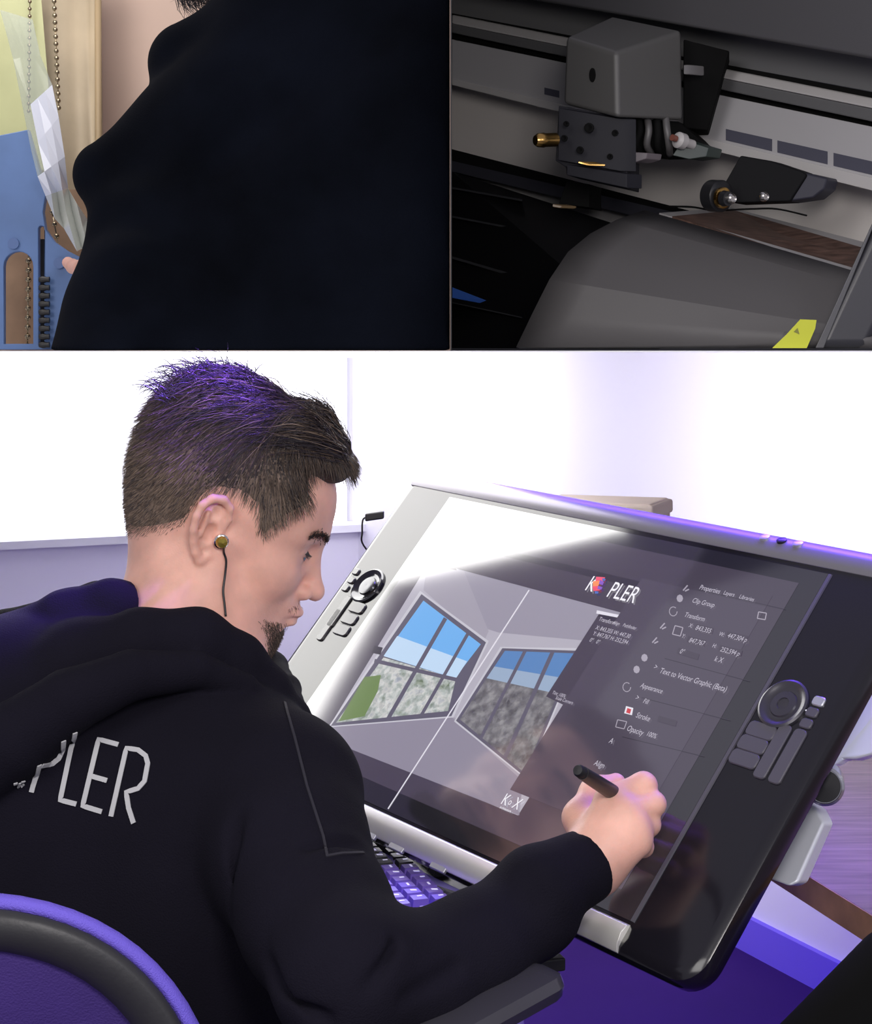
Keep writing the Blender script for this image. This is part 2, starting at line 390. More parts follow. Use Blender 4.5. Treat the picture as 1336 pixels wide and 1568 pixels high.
FRM = ('frame', lin((92, 88, 104))); SKY1 = ('sky', lin((110, 175, 235))); SKY2 = ('sky_low', lin((190, 215, 240))); SKY3 = ('sky_deep', lin((85, 130, 185))); SKY4 = ('sky_haze', lin((150, 170, 195)))
spoly([(.012, .016), (.535, .016), (.535, .345), (.012, .345)], UI, uv=True)
spoly([(.012, .052), (.352, .052), (.352, .060), (.012, .060)], UID, uv=True)
# the room picture
spoly([(655, 868), (985, 948), (795, 1250), (497, 1128)], WALLC)
spoly([(700, 872), (985, 948), (925, 985), (765, 970), (740, 962)], CEIL)
spoly([(655, 868), (712, 876), (750, 968), (742, 985), (650, 905)], ('wall_b', lin((160, 155, 168))))
spoly([(506, 1114), (560, 1106), (692, 1098), (803, 1193), (797, 1250), (497, 1132)], FLR)
spoly([(692, 1098), (703, 1102), (808, 1192), (803, 1198)], ('wall_b', 0))
# left window
W1 = [(648, 917), (741, 987), (690, 1094), (512, 1111)]
def grow(q, k):
    cx = sum(p[0] for p in q)/len(q); cy = sum(p[1] for p in q)/len(q); return [(cx+(x-cx)*k, cy+(y-cy)*k) for x, y in q]
spoly([(645, 906), (750, 983), (696, 1100), (504, 1115)], TRM); spoly([(647, 911), (746, 985), (693, 1098), (508, 1113)], FRM)
spoly([(650, 921), (738, 988), (698, 1040), (589, 1006)], SKY1)
spoly([(610, 975), (717, 1014), (700, 1040), (589, 1006)], SKY2)
CITY = ('city', (.5, .5, .5), 1.0, (190, [(.3, lin((88, 110, 70))), (.45, lin((160, 170, 165))), (.56, lin((205, 205, 200))), (.75, lin((140, 150, 165)))], .22))
CITY2 = ('city_dark', (.5, .5, .5), 1.0, (200, [(.3, lin((60, 58, 62))), (.5, lin((100, 98, 102))), (.7, lin((140, 138, 140)))], .1))
spoly([(589, 1008), (700, 1040), (688, 1090), (516, 1108)], CITY)
spoly([(560, 1038), (585, 1035), (580, 1060), (560, 1098), (520, 1106)], ('tree', lin((105, 130, 70))))
for a, b, wd in (((684, 948), (596, 1102), 6), ((718, 972), (645, 1100), 5), ((575, 1013), (700, 1042), 6)): sline(a, b, wd, FRM)
spoly([(575, 990), (588, 993), (584, 1004), (571, 1001)], UID)
# right window
spoly([(768, 992), (890, 994), (810, 1197), (697, 1106)], TRM); spoly([(771, 994), (888, 998), (807, 1192), (700, 1105)], FRM)
spoly([(775, 998), (882, 1002), (856, 1064), (747, 1040)], SKY3); spoly([(759, 1022), (866, 1040), (856, 1064), (747, 1040)], SKY4)
spoly([(747, 1040), (856, 1064), (805, 1185), (706, 1103)], CITY2)
for a, b, wd in (((806, 998), (738, 1132), 5), ((848, 1000), (775, 1162), 6)): sline(a, b, wd, FRM)
spoly([(888, 1092), (903, 1097), (812, 1212), (800, 1204)], TRM)
sline((812, 905), (596, 1240), 1.8, WHT)
# floating panel
spoly([(922, 937), (993, 964), (905, 1100), (838, 1068)], UI); spoly([(922, 937), (993, 964), (989, 972), (917, 945)], UID)
spoly([(878, 1085), (888, 1088), (884, 1098), (873, 1095)], UID)
spoly([(915, 941), (977, 953), (975, 948+.5), (916, 936)], WHT)
# frames of the editing panels
for a, b, wd in (((1040, 885), (838, 1225), 1.6), ((1062, 888), (860, 1232), 1.6), ((1015, 880), (812, 1215), 1.2)): sline(a, b, wd, UID)
spoly([(.352, .035), (.515, .035), (.515, .300), (.352, .300)], UIL, uv=True)
spoly([(.352, .035), (.515, .035), (.515, .048), (.352, .048)], UI, uv=True)
for a, b in (((1072, 905), (1205, 935)), ((1020, 1010), (1150, 1045)), ((985, 1070), (1120, 1105)), ((955, 1130), (1080, 1160))): sline(a, b, 1.0, UID)
ico = [(1052, 902), (1043, 918), (1033, 938), (1017, 960), (1005, 982), (989, 1009), (977, 1027), (962, 1054)]
for k, (x, y) in enumerate(ico):
    if k in (0, 3, 4): sline((x-4, y+4), (x+3, y-4), 2, PALE); sline((x-1, y+5), (x+5, y+2), 2, PALE)
    elif k in (1, 5, 6): spoly([(x+5*math.cos(t*math.pi/4), y+6*math.sin(t*math.pi/4)) for t in range(8)], PALE)
    else:
        for t in range(10):
            a0, a1 = t*.55, t*.55+.5; sline((x+6*math.cos(a0), y+7*math.sin(a0)), (x+6*math.cos(a1), y+7*math.sin(a1)), 1.2, PALE)
spoly([(961, 1083), (972, 1086), (970, 1097), (958, 1094)], WHT); spoly([(963, 1086), (969, 1088), (967, 1095), (961, 1093)], ('red', lin((200, 50, 60))))
for q in ([(948, 1104), (962, 1107), (958, 1118), (945, 1115)],):
    for i in range(4): sline(q[i], q[(i+1) % 4], 1.2, PALE)
for q in ([(1036, 960), (1048, 963), (1044, 976), (1032, 973)], [(1164, 939), (1176, 941), (1174, 951), (1162, 949)]):
    for i in range(4): sline(q[i], q[(i+1) % 4], 1.4, PALE)
for (a, b) in (((1068, 962), (1094, 968)), ((1115, 973), (1146, 980)), ((1055, 980), (1082, 987)), ((1104, 994), (1138, 1002)), ((1040, 998), (1072, 1008)), ((1010, 1102), (1038, 1110))): sline(a, b, 9, UI)
mesh('screen_picture', SV, SF, SM, tab, False, SI)

FONT = None
def text_on(name, s, px, py, h_px, m, parent, slope=(1, 0), n=.0033, shear=0, wscale=.82):
    """flat lettering lying on the display, baseline start at pixel px, py"""
    c = bpy.data.curves.new(name, 'FONT'); c.body = s; c.size = 1; c.shear = shear
    o = bpy.data.objects.new(name, c); COL.objects.link(o); bpy.context.view_layer.update()
    me = bpy.data.meshes.new_from_object(o.evaluated_get(bpy.context.evaluated_depsgraph_get())); bpy.data.objects.remove(o)
    u0, v0 = toUV(S(px, py)); u2, v2 = toUV(S(px+.56*h_px, py-h_px)); hh = abs(v2-v0)/.72
    for v in me.vertices:
        p = UV(u0+v.co.x*hh*wscale, v0-v.co.y*hh, n); v.co = p
    me.materials.clear(); return link(name, me, m, parent)
M_txt = mat('screen_text', (.02, .02, .02), .3, emit=lin((190, 184, 198)), es=1)
M_txtw = mat('screen_text_white', (.02, .02, .02), .3, emit=lin((240, 238, 245)), es=1)
for (s, x, y, h_) in (('Properties', 1073, 905, 7), ('Layers', 1110, 913, 6), ('Libraries', 1134, 919, 6), ('Clip Group', 1062, 925, 7), ('Transform', 1050, 947, 7), ('X:', 1057, 963, 6), ('843,355', 1067, 967, 7), ('W:', 1103, 976, 6),
                      ('447,304 p', 1116, 979, 7), ('Y:', 1046, 979, 6), ('847,767', 1057, 986, 7), ('H:', 1093, 994, 6), ('252,594 p', 1105, 1000, 7), ('0°', 1043, 1003, 7), ('Text to Vector Graphic (Beta)', 1012, 1033, 8),
                      ('Appearance', 983, 1055, 7), ('Fill', 987, 1079, 7), ('Stroke', 976, 1101, 8), ('Opacity', 962, 1121, 8), ('100%', 992, 1129, 7), ('Align', 912, 1174, 8), ('Hue', 874, 1238, 8),
                      ('Transform', 919, 953, 6), ('Align', 941, 958, 5), ('Pathfinder', 956, 962, 5), ('X: 843,355 W: 447,30', 914, 966, 6), ('Y: 847,767 H: 252,594', 910, 975, 6), ('0°   0°', 905, 985, 6),
                      ('Tint: 100%', 848, 1065, 5), ('Scale Corners', 853, 1073, 5), ('A', 935, 1140, 8), ('>', 1003, 1027, 8), ('>', 975, 1074, 8), ('k X', 1096, 1015, 8)):
    text_on('screen_text', s, x, y, h_, M_txt, tab)
# brand lettering on the screen
lg = text_on('screen_logo', 'K', 897, 906, 23, M_txtw, tab, shear=.0, wscale=.72)
text_on('screen_logo', 'PLER', 930, 916, 24, M_txtw, tab, wscale=.70)
Vv = []; Ff = []; mi = []
cols = [mat('logo_orange', (.02,)*3, .3, emit=lin((250, 130, 60))), mat('logo_red', (.02,)*3, .3, emit=lin((235, 55, 95))), mat('logo_violet', (.02,)*3, .3, emit=lin((120, 60, 190))), mat('logo_blue', (.02,)*3, .3, emit=lin((45, 90, 180)))]
def blob(q, k):
    n0 = len(Vv); [Vv.append(UV(*toUV(S(*p)), .0034+.00002*len(Ff))) for p in q]; Ff.append(tuple(range(n0, n0+len(q)))); mi.append(k)
blob([(916, 886), (930, 887), (926, 893), (915, 893)], 1); blob([(911, 893), (923, 892), (919, 900), (911, 902)], 0); blob([(910, 901), (920, 900), (922, 907), (912, 908)], 1)
blob([(922, 891), (928, 894), (926, 899), (920, 897)], 2); blob([(919, 900), (926, 902), (924, 906), (918, 905)], 2); blob([(914, 908), (920, 909), (919, 912), (914, 912)], 3); blob([(926, 888), (931, 890), (929, 893), (925, 892)], 3)
mesh('screen_logo_mark', Vv, Ff, cols, tab, False, mi)
for a, b in ():
    pass
text_on('screen_logo', 'K', 769, 1233, 17, M_txtw, tab, wscale=.75); text_on('screen_logo', 'X', 786, 1239, 17, M_txtw, tab, wscale=.75)
text_on('screen_logo', 'o', 780, 1234, 10, M_txtw, tab, wscale=.75)
sgm = text_on('screen_text', 'architecture', 768, 1240, 4, M_txtw, tab)

# controls on both bezels
M_btn = mat('grey_button', (.075, .07, .088), .4); M_btn_l = mat('glossy_button', (.05, .05, .055), .2, spec=.8)
def rbutton(cu, cv, wu, wv, m, hgt=.0022, rot=0, name='button'):
    a = TU*math.cos(rot)+TV*math.sin(rot); b = TV*math.cos(rot)-TU*math.sin(rot)
    r = min(wu, wv)*.32; ls = []
    for off, n in ((.0, .0), (0, hgt*.6), (-.0008, hgt)):
        o_ = []
        for sx, sy, a0 in ((1, -1, -90), (1, 1, 0), (-1, 1, 90), (-1, -1, 180)):
            for i in range(5):
                t = math.radians(a0+90*i/4)
                o_.append(UV(cu, cv, n)+a*(sx*(wu/2-r)+(r+off)*math.cos(t))+b*(sy*(wv/2-r)+(r+off)*math.sin(t)))
        ls.append(o_)
    return loops(name, ls, m, tab, True)
def puv(px, py): return toUV(S(px, py))
cu, cv = puv(1201, 1079)
M_ring = mat('touch_ring', (.055, .052, .065), .28, metal=.3)
lathe('touch_ring', UV(cu, cv, 0), TN, [(.0245, -.001), (.0245, .0022), (.0225, .0032), (.0195, .0022), (.017, .0006), (.0135, .0006), (.0125, .002), (.006, .0024), (.0055, .0012), (.0, .001)], M_ring, tab, 48)
for px, py in ((1255, 1075), (1245, 1092), (1236, 1109)):
    u, v = puv(px, py); rbutton(u, v, .0125, .0095, M_silver if py == 1075 else M_btn)
for px, py in ((1167, 1120), (1154, 1141), (1141, 1163)):
    u, v = puv(px, py); rbutton(u, v, .031, .015, M_btn)
for a, b in (((1197, 1126), (1172, 1177)), ((1219, 1133), (1196, 1185))):
    u, v = puv((a[0]+b[0])/2, (a[1]+b[1])/2); rbutton(u, v, .0135, .055, M_btn)
for a, b in (((1169, 1069), (1175, 1072)), ((1230, 1086), (1236, 1089))):
    u, v = puv(*a); u2, v2 = puv(*b); box('ring_mark', UV((u+u2)/2, (v+v2)/2, .0006), (.005, .0012, .0004), mat('white_mark', (.8, .8, .85), .4, emit=(.8, .8, .9), es=.5), tab, 0, axes=(TU, TV, TN))
cu, cv = puv(564, 898)
lathe('touch_ring', UV(cu, cv, 0), TN, [(.0235, -.001), (.0235, .0022), (.0215, .0034), (.0185, .0022), (.016, .0006), (.0125, .0006), (.0115, .0026), (.006, .003), (.0, .0028)], mat('chrome_ring', (.1, .1, .105), .12, metal=.9), tab, 48)
for px, py in ((546, 876), (539, 889), (530, 901)):
    u, v = puv(px, py); rbutton(u, v, .011, .009, M_btn_l)
for px, py in ((548, 931), (536, 948), (524, 965)):
    u, v = puv(px, py); rbutton(u, v, .026, .0145, M_btn_l)
for a, b in (((529, 924), (512, 950)), ((513, 945), (497, 970))):
    u, v = puv((a[0]+b[0])/2, (a[1]+b[1])/2); rbutton(u, v, .011, .044, M_btn_l)
# stand: arms, hinge disc
M_arm = mat('silver_arm', (.78, .81, .88), .35, metal=.3)
def armshape(name, pl, d, th, m=M_arm):
    return hexa(name, [P(x, y, dd_) for x, y, dd_ in pl], [P(x, y, dd_)+Vector((.5, .6, -.2)).normalized()*th for x, y, dd_ in pl], m, tab, .003)
armshape('stand_arm', [(1230, 1222, 1.50), (1252, 1238, 1.49), (1263, 1260, 1.48), (1222, 1352, 1.45), (1208, 1357, 1.45), (1168, 1342, 1.47), (1190, 1300, 1.49)], 0, .02)
armshape('stand_arm', [(1345, 1020, 1.58), (1400, 1020, 1.60), (1400, 1110, 1.58), (1336, 1155, 1.56), (1310, 1163, 1.56), (1290, 1162, 1.56), (1276, 1172, 1.55), (1262, 1170, 1.55), (1300, 1090, 1.57)], 0, .02)
hc = P(1263, 1202, 1.475); hax = Vector((-.25, -1, .1))
lathe('hinge_disc', hc, hax, [(.0, -.03), (.0165, -.03), (.0175, .002), (.0172, .006), (.015, .0075), (.0145, .006), (.0, .006)], mat('polished_ring', (.55, .55, .6), .2, metal=.9), tab)
lathe('hinge_cap', hc+hax.normalized()*.0064, hax, [(.0, -.001), (.0142, -.001), (.0138, .001), (.0, .0015)], M_blackrub, tab)
for t in (.12, .34):
    b0 = UV(t, .20, -.036); b1 = b0+Vector((.13, .10, DZ+.015-b0.z)); tube('stand_strut', [b0, b1], .014, M_arm, tab)
b0 = UV(.23, .20, -.036)+Vector((.15, .12, 0)); b0.z = DZ+.012
box('stand_base', b0, (.34, .16, .022), M_blackrub, tab, .004, axes=(Vector((TU.x, TU.y, 0)).normalized(), Vector((-TU.y, TU.x, 0)).normalized(), Vector((0, 0, 1))))
hexa('ledge', [UV(.10, .398, -.032), UV(.44, .398, -.032), UV(.44, .400, -.05), UV(.10, .400, -.05)], [UV(.10, .406, -.03), UV(.44, .406, -.03), UV(.44, .408, -.05), UV(.10, .408, -.05)], mat('violet_lit_strip', (.35, .3, .8), .4), tab)  # bar under the tablet, violet light put into its colour
# cable plugged at the back of the display
uc = empty('usb_cable', P(572, 789, 2.12), 'thin black cable with plug looping behind the upper left display edge', 'cable')
pl_ = P(574, 790, 2.12)
box('plug', pl_, (.024, .01, .010), M_blackrub, uc, .002, axes=((P(588, 788, 2.12)-P(560, 792, 2.12)).normalized(), Vector((0, 1, 0)), Vector((0, 0, 1))))
tube('cord', spline([P(564, 791, 2.12), P(556, 796, 2.12), P(555, 815, 2.12), P(557, 835, 2.125), P(590, 870, 2.13), P(640, 900, 2.14)], 6), .0012, M_blackrub, uc, 8)

# ================================================================== CHAIR
ch = empty('office_chair', (-.5, 1.3, 0), 'office chair with violet edged black backrest behind the seated man', 'chair')
M_trim = mat('violet_piping', (.20, .14, .80), .6, bump=.6, bscale=900); M_cover = mat('black_shell', (.035, .035, .037), .45, bump=.1, bscale=300)
M_mesh = mat('violet_mesh_fabric', (.06, .03, .20), .7, bump=.4, bscale=600, var=.2, vscale=9)
def back_loop(k, dy, zoff=0):
    """outline of the backrest, scaled by k about its centre"""
    out = []; cx, cy = -75, 1800
    for i in range(64):
        t = 2*math.pi*i/64; c_, s_ = math.cos(t), math.sin(t)
        ex = 2/2.35; x = math.copysign(abs(c_)**ex, c_); y = math.copysign(abs(s_)**ex, s_)
        px = cx+425*k*x; py = cy+436*k*y if y < 0 else cy+300*k*y
        out.append(P(px, py, 1.235+dy+.05*(1-x*x)*-1+.02*max(0, -y)))
    return out
def ringmesh(name, ls, m, cap=None):
    n = 64; V = [p for l in ls for p in l]; Fc = []
    for i in range(len(ls)-1):
        for k in range(n): j = (k+1) % n; Fc.append((i*n+k, i*n+j, (i+1)*n+j, (i+1)*n+k))
    if cap == 'last': Fc.append(tuple(range((len(ls)-1)*n, len(ls)*n)))
    return mesh(name, V, Fc, m, ch, True)
ringmesh('backrest_piping', [back_loop(.96, .02), back_loop(.985, .028), back_loop(1.0, .02), back_loop(.998, .005), back_loop(.97, -.004), back_loop(.945, -.003), back_loop(.94, .02)], M_trim)
ringmesh('backrest_frame', [back_loop(.95, .01), back_loop(.942, -.008), back_loop(.91, -.014), back_loop(.84, -.014), back_loop(.80, -.006), back_loop(.79, .02)], M_cover)
ringmesh('backrest_panel', [back_loop(.81, .0), back_loop(.77, .0), back_loop(.6, .01), back_loop(.3, .015), back_loop(.02, .016)], M_mesh, 'last')
box('seat', (-.38, 1.55, .47), (.5, .5, .08), M_cover, ch, .03)
tube('gas_lift', [(-.38, 1.5, .1), (-.38, 1.5, .43)], .03, M_cover, ch)
for k in range(5):
    a = k*2*math.pi/5+.3; tube('base_leg', [(-.38, 1.5, .1), (-.38+.3*math.cos(a), 1.5+.3*math.sin(a), .06)], [.03, .018], M_cover, ch)
    lathe('caster', (-.38+.3*math.cos(a), 1.5+.3*math.sin(a)-.012, .03), (0, 1, 0), [(.0, 0), (.03, 0), (.03, .024), (0, .024)], M_blackrub, ch)
tube('backrest_post', [(-.39, 1.34, .45), (-.39, 1.23, .5), P(-75, 1700, 1.24)], .02, M_cover, ch)
a0, a1 = P(832, 1492, 1.36), P(560, 1640, 1.24); at = (a1-a0).normalized(); asd = at.cross(Vector((0, 0, 1))).normalized(); aup = asd.cross(at).normalized()
prof = [(-.030, .000), (-.026, .008), (0, .010), (.026, .008), (.030, .0), (.026, -.010), (0, -.013), (-.026, -.010)]
ls = []
for t, k in ((-.002, .7), (.004, .93), (.012, 1), (.1, 1), (.17, 1), (.2, .9)): ls.append([a0+at*t+asd*x*k+aup*y*k for x, y in prof])
loops('armrest', ls, mat('armrest_plastic', (.05, .048, .058), .25, spec=.7), ch, True)
tube('armrest_post', [a0+at*.12-aup*.01, a0+at*.12-Vector((0, 0, .15))+Vector((-.06, 0, 0)), (-.14, 1.5, .46)], .014, M_cover, ch)

# ================================================================== THE SEATED MAN
ho = P(338, 828, 1.625)                                  # ear canal level, centre of the head is behind it
pitch, yaw, roll = math.radians(22), math.radians(6), math.radians(4)
hf = Vector((math.cos(pitch)*math.cos(yaw), math.cos(pitch)*math.sin(yaw), -math.sin(pitch)))
hl = Vector((-math.sin(yaw), math.cos(yaw), 0)); hu = hf.cross(hl).normalized()
hl, hu = (hl*math.cos(roll)+hu*math.sin(roll)), (hu*math.cos(roll)-hl*math.sin(roll))
hc_ = ho+hl*.075                                         # head centre
HM = np.array([list(hf), list(hl), list(hu)], np.float32).T   # columns: forward, left, up
def hw(x, y, z): return hc_+hf*x+hl*y+hu*z
def HW(x, y, z): return np.array(hw(x, y, z), np.float32)
def build_head(f, hairless=True):
    f.ell(HW(-.012, 0, .044), (.096, .074, .086), HM, .01)
    f.ell(HW(.030, 0, .040), (.068, .064, .070), HM, .02)
    f.ell(HW(.040, 0, -.012), (.052, .060, .070), HM, .02)
    f.ell(HW(-.044, 0, .002), (.046, .052, .054), HM, .02)
    for s in (-1, 1):
        f.cone(HW(.0, s*.053, -.052), HW(.066, s*.018, -.086), .020, .017, .03)
        f.cone(HW(-.002, s*.058, -.01), HW(.002, s*.053, -.052), .016, .018, .025)
        f.ell(HW(.055, s*.036, -.018), (.026, .022, .022), HM, .02)                  # cheek bone
        f.cone(HW(.085, s*.008, .030), HW(.068, s*.044, .028), .0115, .010, .012)     # brow ridge
        f.ell(HW(.092, s*.030, .008), (.013, .017, .012), HM, .012, True)             # eye socket
        f.ell(HW(.0725, s*.031, .007), (.0125, .0135, .0125), HM, .004)               # eyeball under lids
        f.cone(HW(.082, s*.020, .015), HW(.079, s*.042, .012), .0022, .002, .004)     # upper lid
    f.ell(HW(.055, 0, -.062), (.038, .034, .036), HM, .02)
    f.ell(HW(.074, 0, -.091), (.016, .018, .014), HM, .014)
    f.ell(HW(.078, 0, -.050), (.020, .026, .017), HM, .012)
    f.cone(HW(.087, 0, .016), HW(.105, 0, -.023), .0075, .0085, .012)
    f.cone(HW(.104, 0, -.025), HW(.1085, 0, -.0275), .0098, .0095, .006)
    for s in (-1, 1): f.ell(HW(.095, s*.0115, -.031), (.0105, .0068, .0078), HM, .004); f.ell(HW(.098, s*.006, -.0395), (.005, .0026, .0035), HM, .003, True)
    f.ell(HW(.0965, 0, -.0525), (.0095, .019, .0052), HM, .005); f.ell(HW(.0935, 0, -.0635), (.0095, .0175, .006), HM, .005)
    f.cone(HW(.1065, -.012, -.058), HW(.1065, .012, -.058), .0022, None, .003, True)
    f.cone(HW(.100, -.012, -.058), HW(.090, -.026, -.060), .0024, .0016, .003, True); f.cone(HW(.100, .012, -.058), HW(.090, .026, -.060), .0024, .0016, .003, True)
    f.cone(HW(.100, -.01, -.0745), HW(.100, .01, -.0745), .005, None, .008, True)

NB = P(272, 985, 1.66)                                   # base of the neck
f = Field((-.42, 1.28, H-.62), (.22, 1.90, H-.0), .0021)
build_head(f)
f.cone(HW(-.030, 0, -.03), NB, .053, .063, .03); f.cone(HW(.0, 0, -.06), NB+Vector((.035, 0, -.01)), .043, .050, .03)
f.cone(HW(-.01, -.045, -.03), NB+Vector((.05, -.045, -.02)), .011, .010, .02)           # neck muscle
# ear on the camera side
for s in (-1, 1):
    def E_(x, z, y=0): return HW(x-.012, s*(.0715+y), z)
    ring = [(.010, .010, .002), (.012, .022, .005), (.009, .033, .008), (0, .039, .012), (-.010, .037, .016), (-.0165, .028, .018), (-.018, .016, .019), (-.016, .003, .017), (-.012, -.008, .013), (-.006, -.018, .009), (.001, -.0245, .005), (.006, -.018, .003), (.006, -.007, .002)]
    rp = [E_(x, z, y) for x, z, y in ring]
    f.ell(E_(-.004, .010, .003), (.015, .008, .028), HM, .004)
    f.ell(E_(.000, .004, .0125), (.008, .0095, .011), HM, .003, True)
    f.ell(E_(-.003, .024, .0165), (.0085, .009, .009), HM, .003, True)
    f.chain(rp, [.0028, .0032, .0040, .0044, .0044, .0042, .004, .004, .0042, .0048, .0054, .0046, .003], .0022)
    f.cone(E_(-.009, .022, .012), E_(-.008, .000, .011), .0028, .0028, .003)
    f.ell(E_(.008, .002, .004), (.004, .003, .005), HM, .003)
# arm and hand
sh = P(430, 1220, 1.50); el = P(545, 1500, 1.30); wr = S(906, 1322, .045)
f.cone(NB, P(250, 1090, 1.60), .06, .06, .03); f.cone(P(250, 1120, 1.60), sh, .055, .045, .04)
f.chain([sh, P(441, 1310, 1.44), P(484, 1405, 1.375), el, P(632, 1500, 1.335), P(722, 1455, 1.37), P(815, 1388, 1.41), wr], [.042, .042, .040, .038, .033, .031, .027, .0245], .015)
# palm: wrist to knuckles
kI, kM, kR, kP = S(936, 1226, .060), S(957, 1243, .056), S(971, 1264, .047), S(976, 1288, .037)
hd = ((kM+kR)/2-wr).normalized()
f.cone(wr, kI, .0225, .0145, .012); f.cone(wr, kM, .0235, .0135, .012); f.cone(wr, kR, .0235, .0135, .012); f.cone(wr, kP, .0225, .0135, .012)

def finger(pts, rs, k=.005): f.chain([np.array(p, np.float32) for p in pts], rs, k)
finger([kI, S(986, 1203, .046), S(984, 1226, .022), S(972, 1236, .010)], [.0128, .0112, .0092, .0075])
finger([kM, S(1001, 1231, .037), S(990, 1247, .018), S(976, 1250, .010)], [.0125, .0108, .0088, .0074], .003)
finger([kR, S(1002-8, 1262, .030), S(984, 1278, .014), S(968, 1272, .010)], [.0122, .0102, .0086, .0072], .003)
finger([kP, S(985, 1296, .022), S(972, 1302, .010), S(958, 1290, .008)], [.0112, .0092, .0078, .0068], .003)
finger([wr+(kI-wr)*.25-TN*.004, S(889, 1252, .048), S(912, 1212, .040), S(944, 1199, .028)], [.019, .0140, .0118, .0088], .010)
# tendons on the back of the hand
for k_ in (kI, kM, kR, kP):
    v_ = (k_-wr); f.cone(wr+v_*.35+TN*.0155, wr+v_*.93+TN*.0095, .0028, .0034, .007)
# skin colours: lips and reddish parts are tinted by the material's own noise
man = f.poly('person', [M_skin], None, 1)
tag(man, 'seated man in a black hooded top drawing on the large pen display', 'person')
bvh_body = BVHTree.FromObject(man, bpy.context.evaluated_depsgraph_get()) if False else BVHTree.FromPolygons([v.co for v in man.data.vertices], [p.vertices for p in man.data.polygons])

# ---- hooded top
g = Field((-.95, 1.15, H-.78), (.25, 2.0, H-.14), .0034)
sp = P(70, 1230, 1.56)
g.cone(P(310, 1270, 1.55), P(310, 1640, 1.52), .120, .13, .05)
g.cone(P(70, 1200, 1.60), P(80, 1650, 1.56), .15, .15, .06)
g.cone(P(-190, 1190, 1.68), P(-150, 1650, 1.64), .13, .13, .06)
g.cone(P(320, 1620, 1.52), P(450, 1500, 1.50), .10, .05, .06)
g.cone(P(285, 1175, 1.58), P(415, 1222, 1.51), .088, .074, .04)
g.cone(P(-60, 1100, 1.68), P(-330, 1180, 1.74), .09, .08, .06); g.cone(P(60, 1115, 1.62), P(290, 1165, 1.58), .10, .092, .05)
el2 = el+Vector((-.006, .006, .0))
g.chain([sh, P(441, 1310, 1.44), P(484, 1405, 1.375), el2], [.072, .067, .060, .056], .02)
wr2 = wr+(el-wr).normalized()*.028
g.chain([el2, P(632, 1500, 1.335), P(722, 1455, 1.37), P(815, 1388, 1.41), wr2+(el-wr).normalized()*.03], [.054, .046, .0415, .0375, .0345], .02)
ct = (wr-el).normalized()
c0, c1 = wr2+ct*-.03, wr2+ct*.018
g.cone(c0, c1, .0355, .0312, .006)
g.cone(wr2+ct*.018, wr2+ct*.06, .0275, .0275, .003, True)                                # open cuff
# creases of the sleeve
def crease(a, b, r=.006, k=.014): g.cone(a, b, r, r*.6, k, True)
def surf(px, py, F_=None): pass
for a, b, r in (((352, 1180, 1.405), (372, 1400, 1.375), .006), ((560, 1290, 1.385), (470, 1300, 1.358), .003), ((400, 1475, 1.30), (500, 1560, 1.25), .006), ((430, 1440, 1.315), (560, 1440, 1.29), .003),
                ((832, 1380, 1.365), (800, 1330, 1.375), .002), ((700, 1480, 1.305), (620, 1530, 1.265), .003), ((600, 1450, 1.28), (560, 1520, 1.245), .003)):
    g.cone(P(*a), P(*b), r, r*.6, .012, True)
# hood lying on the shoulders: rolled rim around the neck and a falling flap
rim = [P(478, 1110, 1.60), P(452, 1092, 1.59), P(412, 1058, 1.58), P(362, 1015, 1.57), P(300, 984, 1.555), P(215, 990, 1.545), P(120, 1030, 1.54), P(30, 1085, 1.55), P(-70, 1150, 1.57)]
g.chain(rim, [.006, .012, .021, .027, .031, .034, .038, .040, .042], .008)
outer = [P(440, 1100, 1.56), P(375, 1052, 1.533), P(300, 1026, 1.510), P(200, 1034, 1.480), P(105, 1074, 1.466), P(20, 1135, 1.460), P(-80, 1205, 1.47)]
g.chain(outer, [.006, .012, .017, .022, .028, .034, .040], .003)
back = [P(330, 945, 1.68), P(250, 932, 1.66), P(170, 935, 1.62), P(110, 965, 1.62), P(40, 1015, 1.64), P(-60, 1060, 1.66)]
g.chain(back, [.014, .022, .030, .040, .05, .05], .005)
back2 = [P(150, 925, 1.72), P(80, 955, 1.73), P(10, 985, 1.74), P(-80, 1030, 1.76)]
g.chain(back2, [.024, .026, .034, .04], .005)
g.chain([P(375, 985, 1.75), P(418, 1022, 1.74), P(440, 1055, 1.68), P(458, 1095, 1.62)], [.014, .014, .012, .010], .01)
g.cone(P(130, 1020, 1.56), P(60, 1120, 1.53), .045, .05, .02)
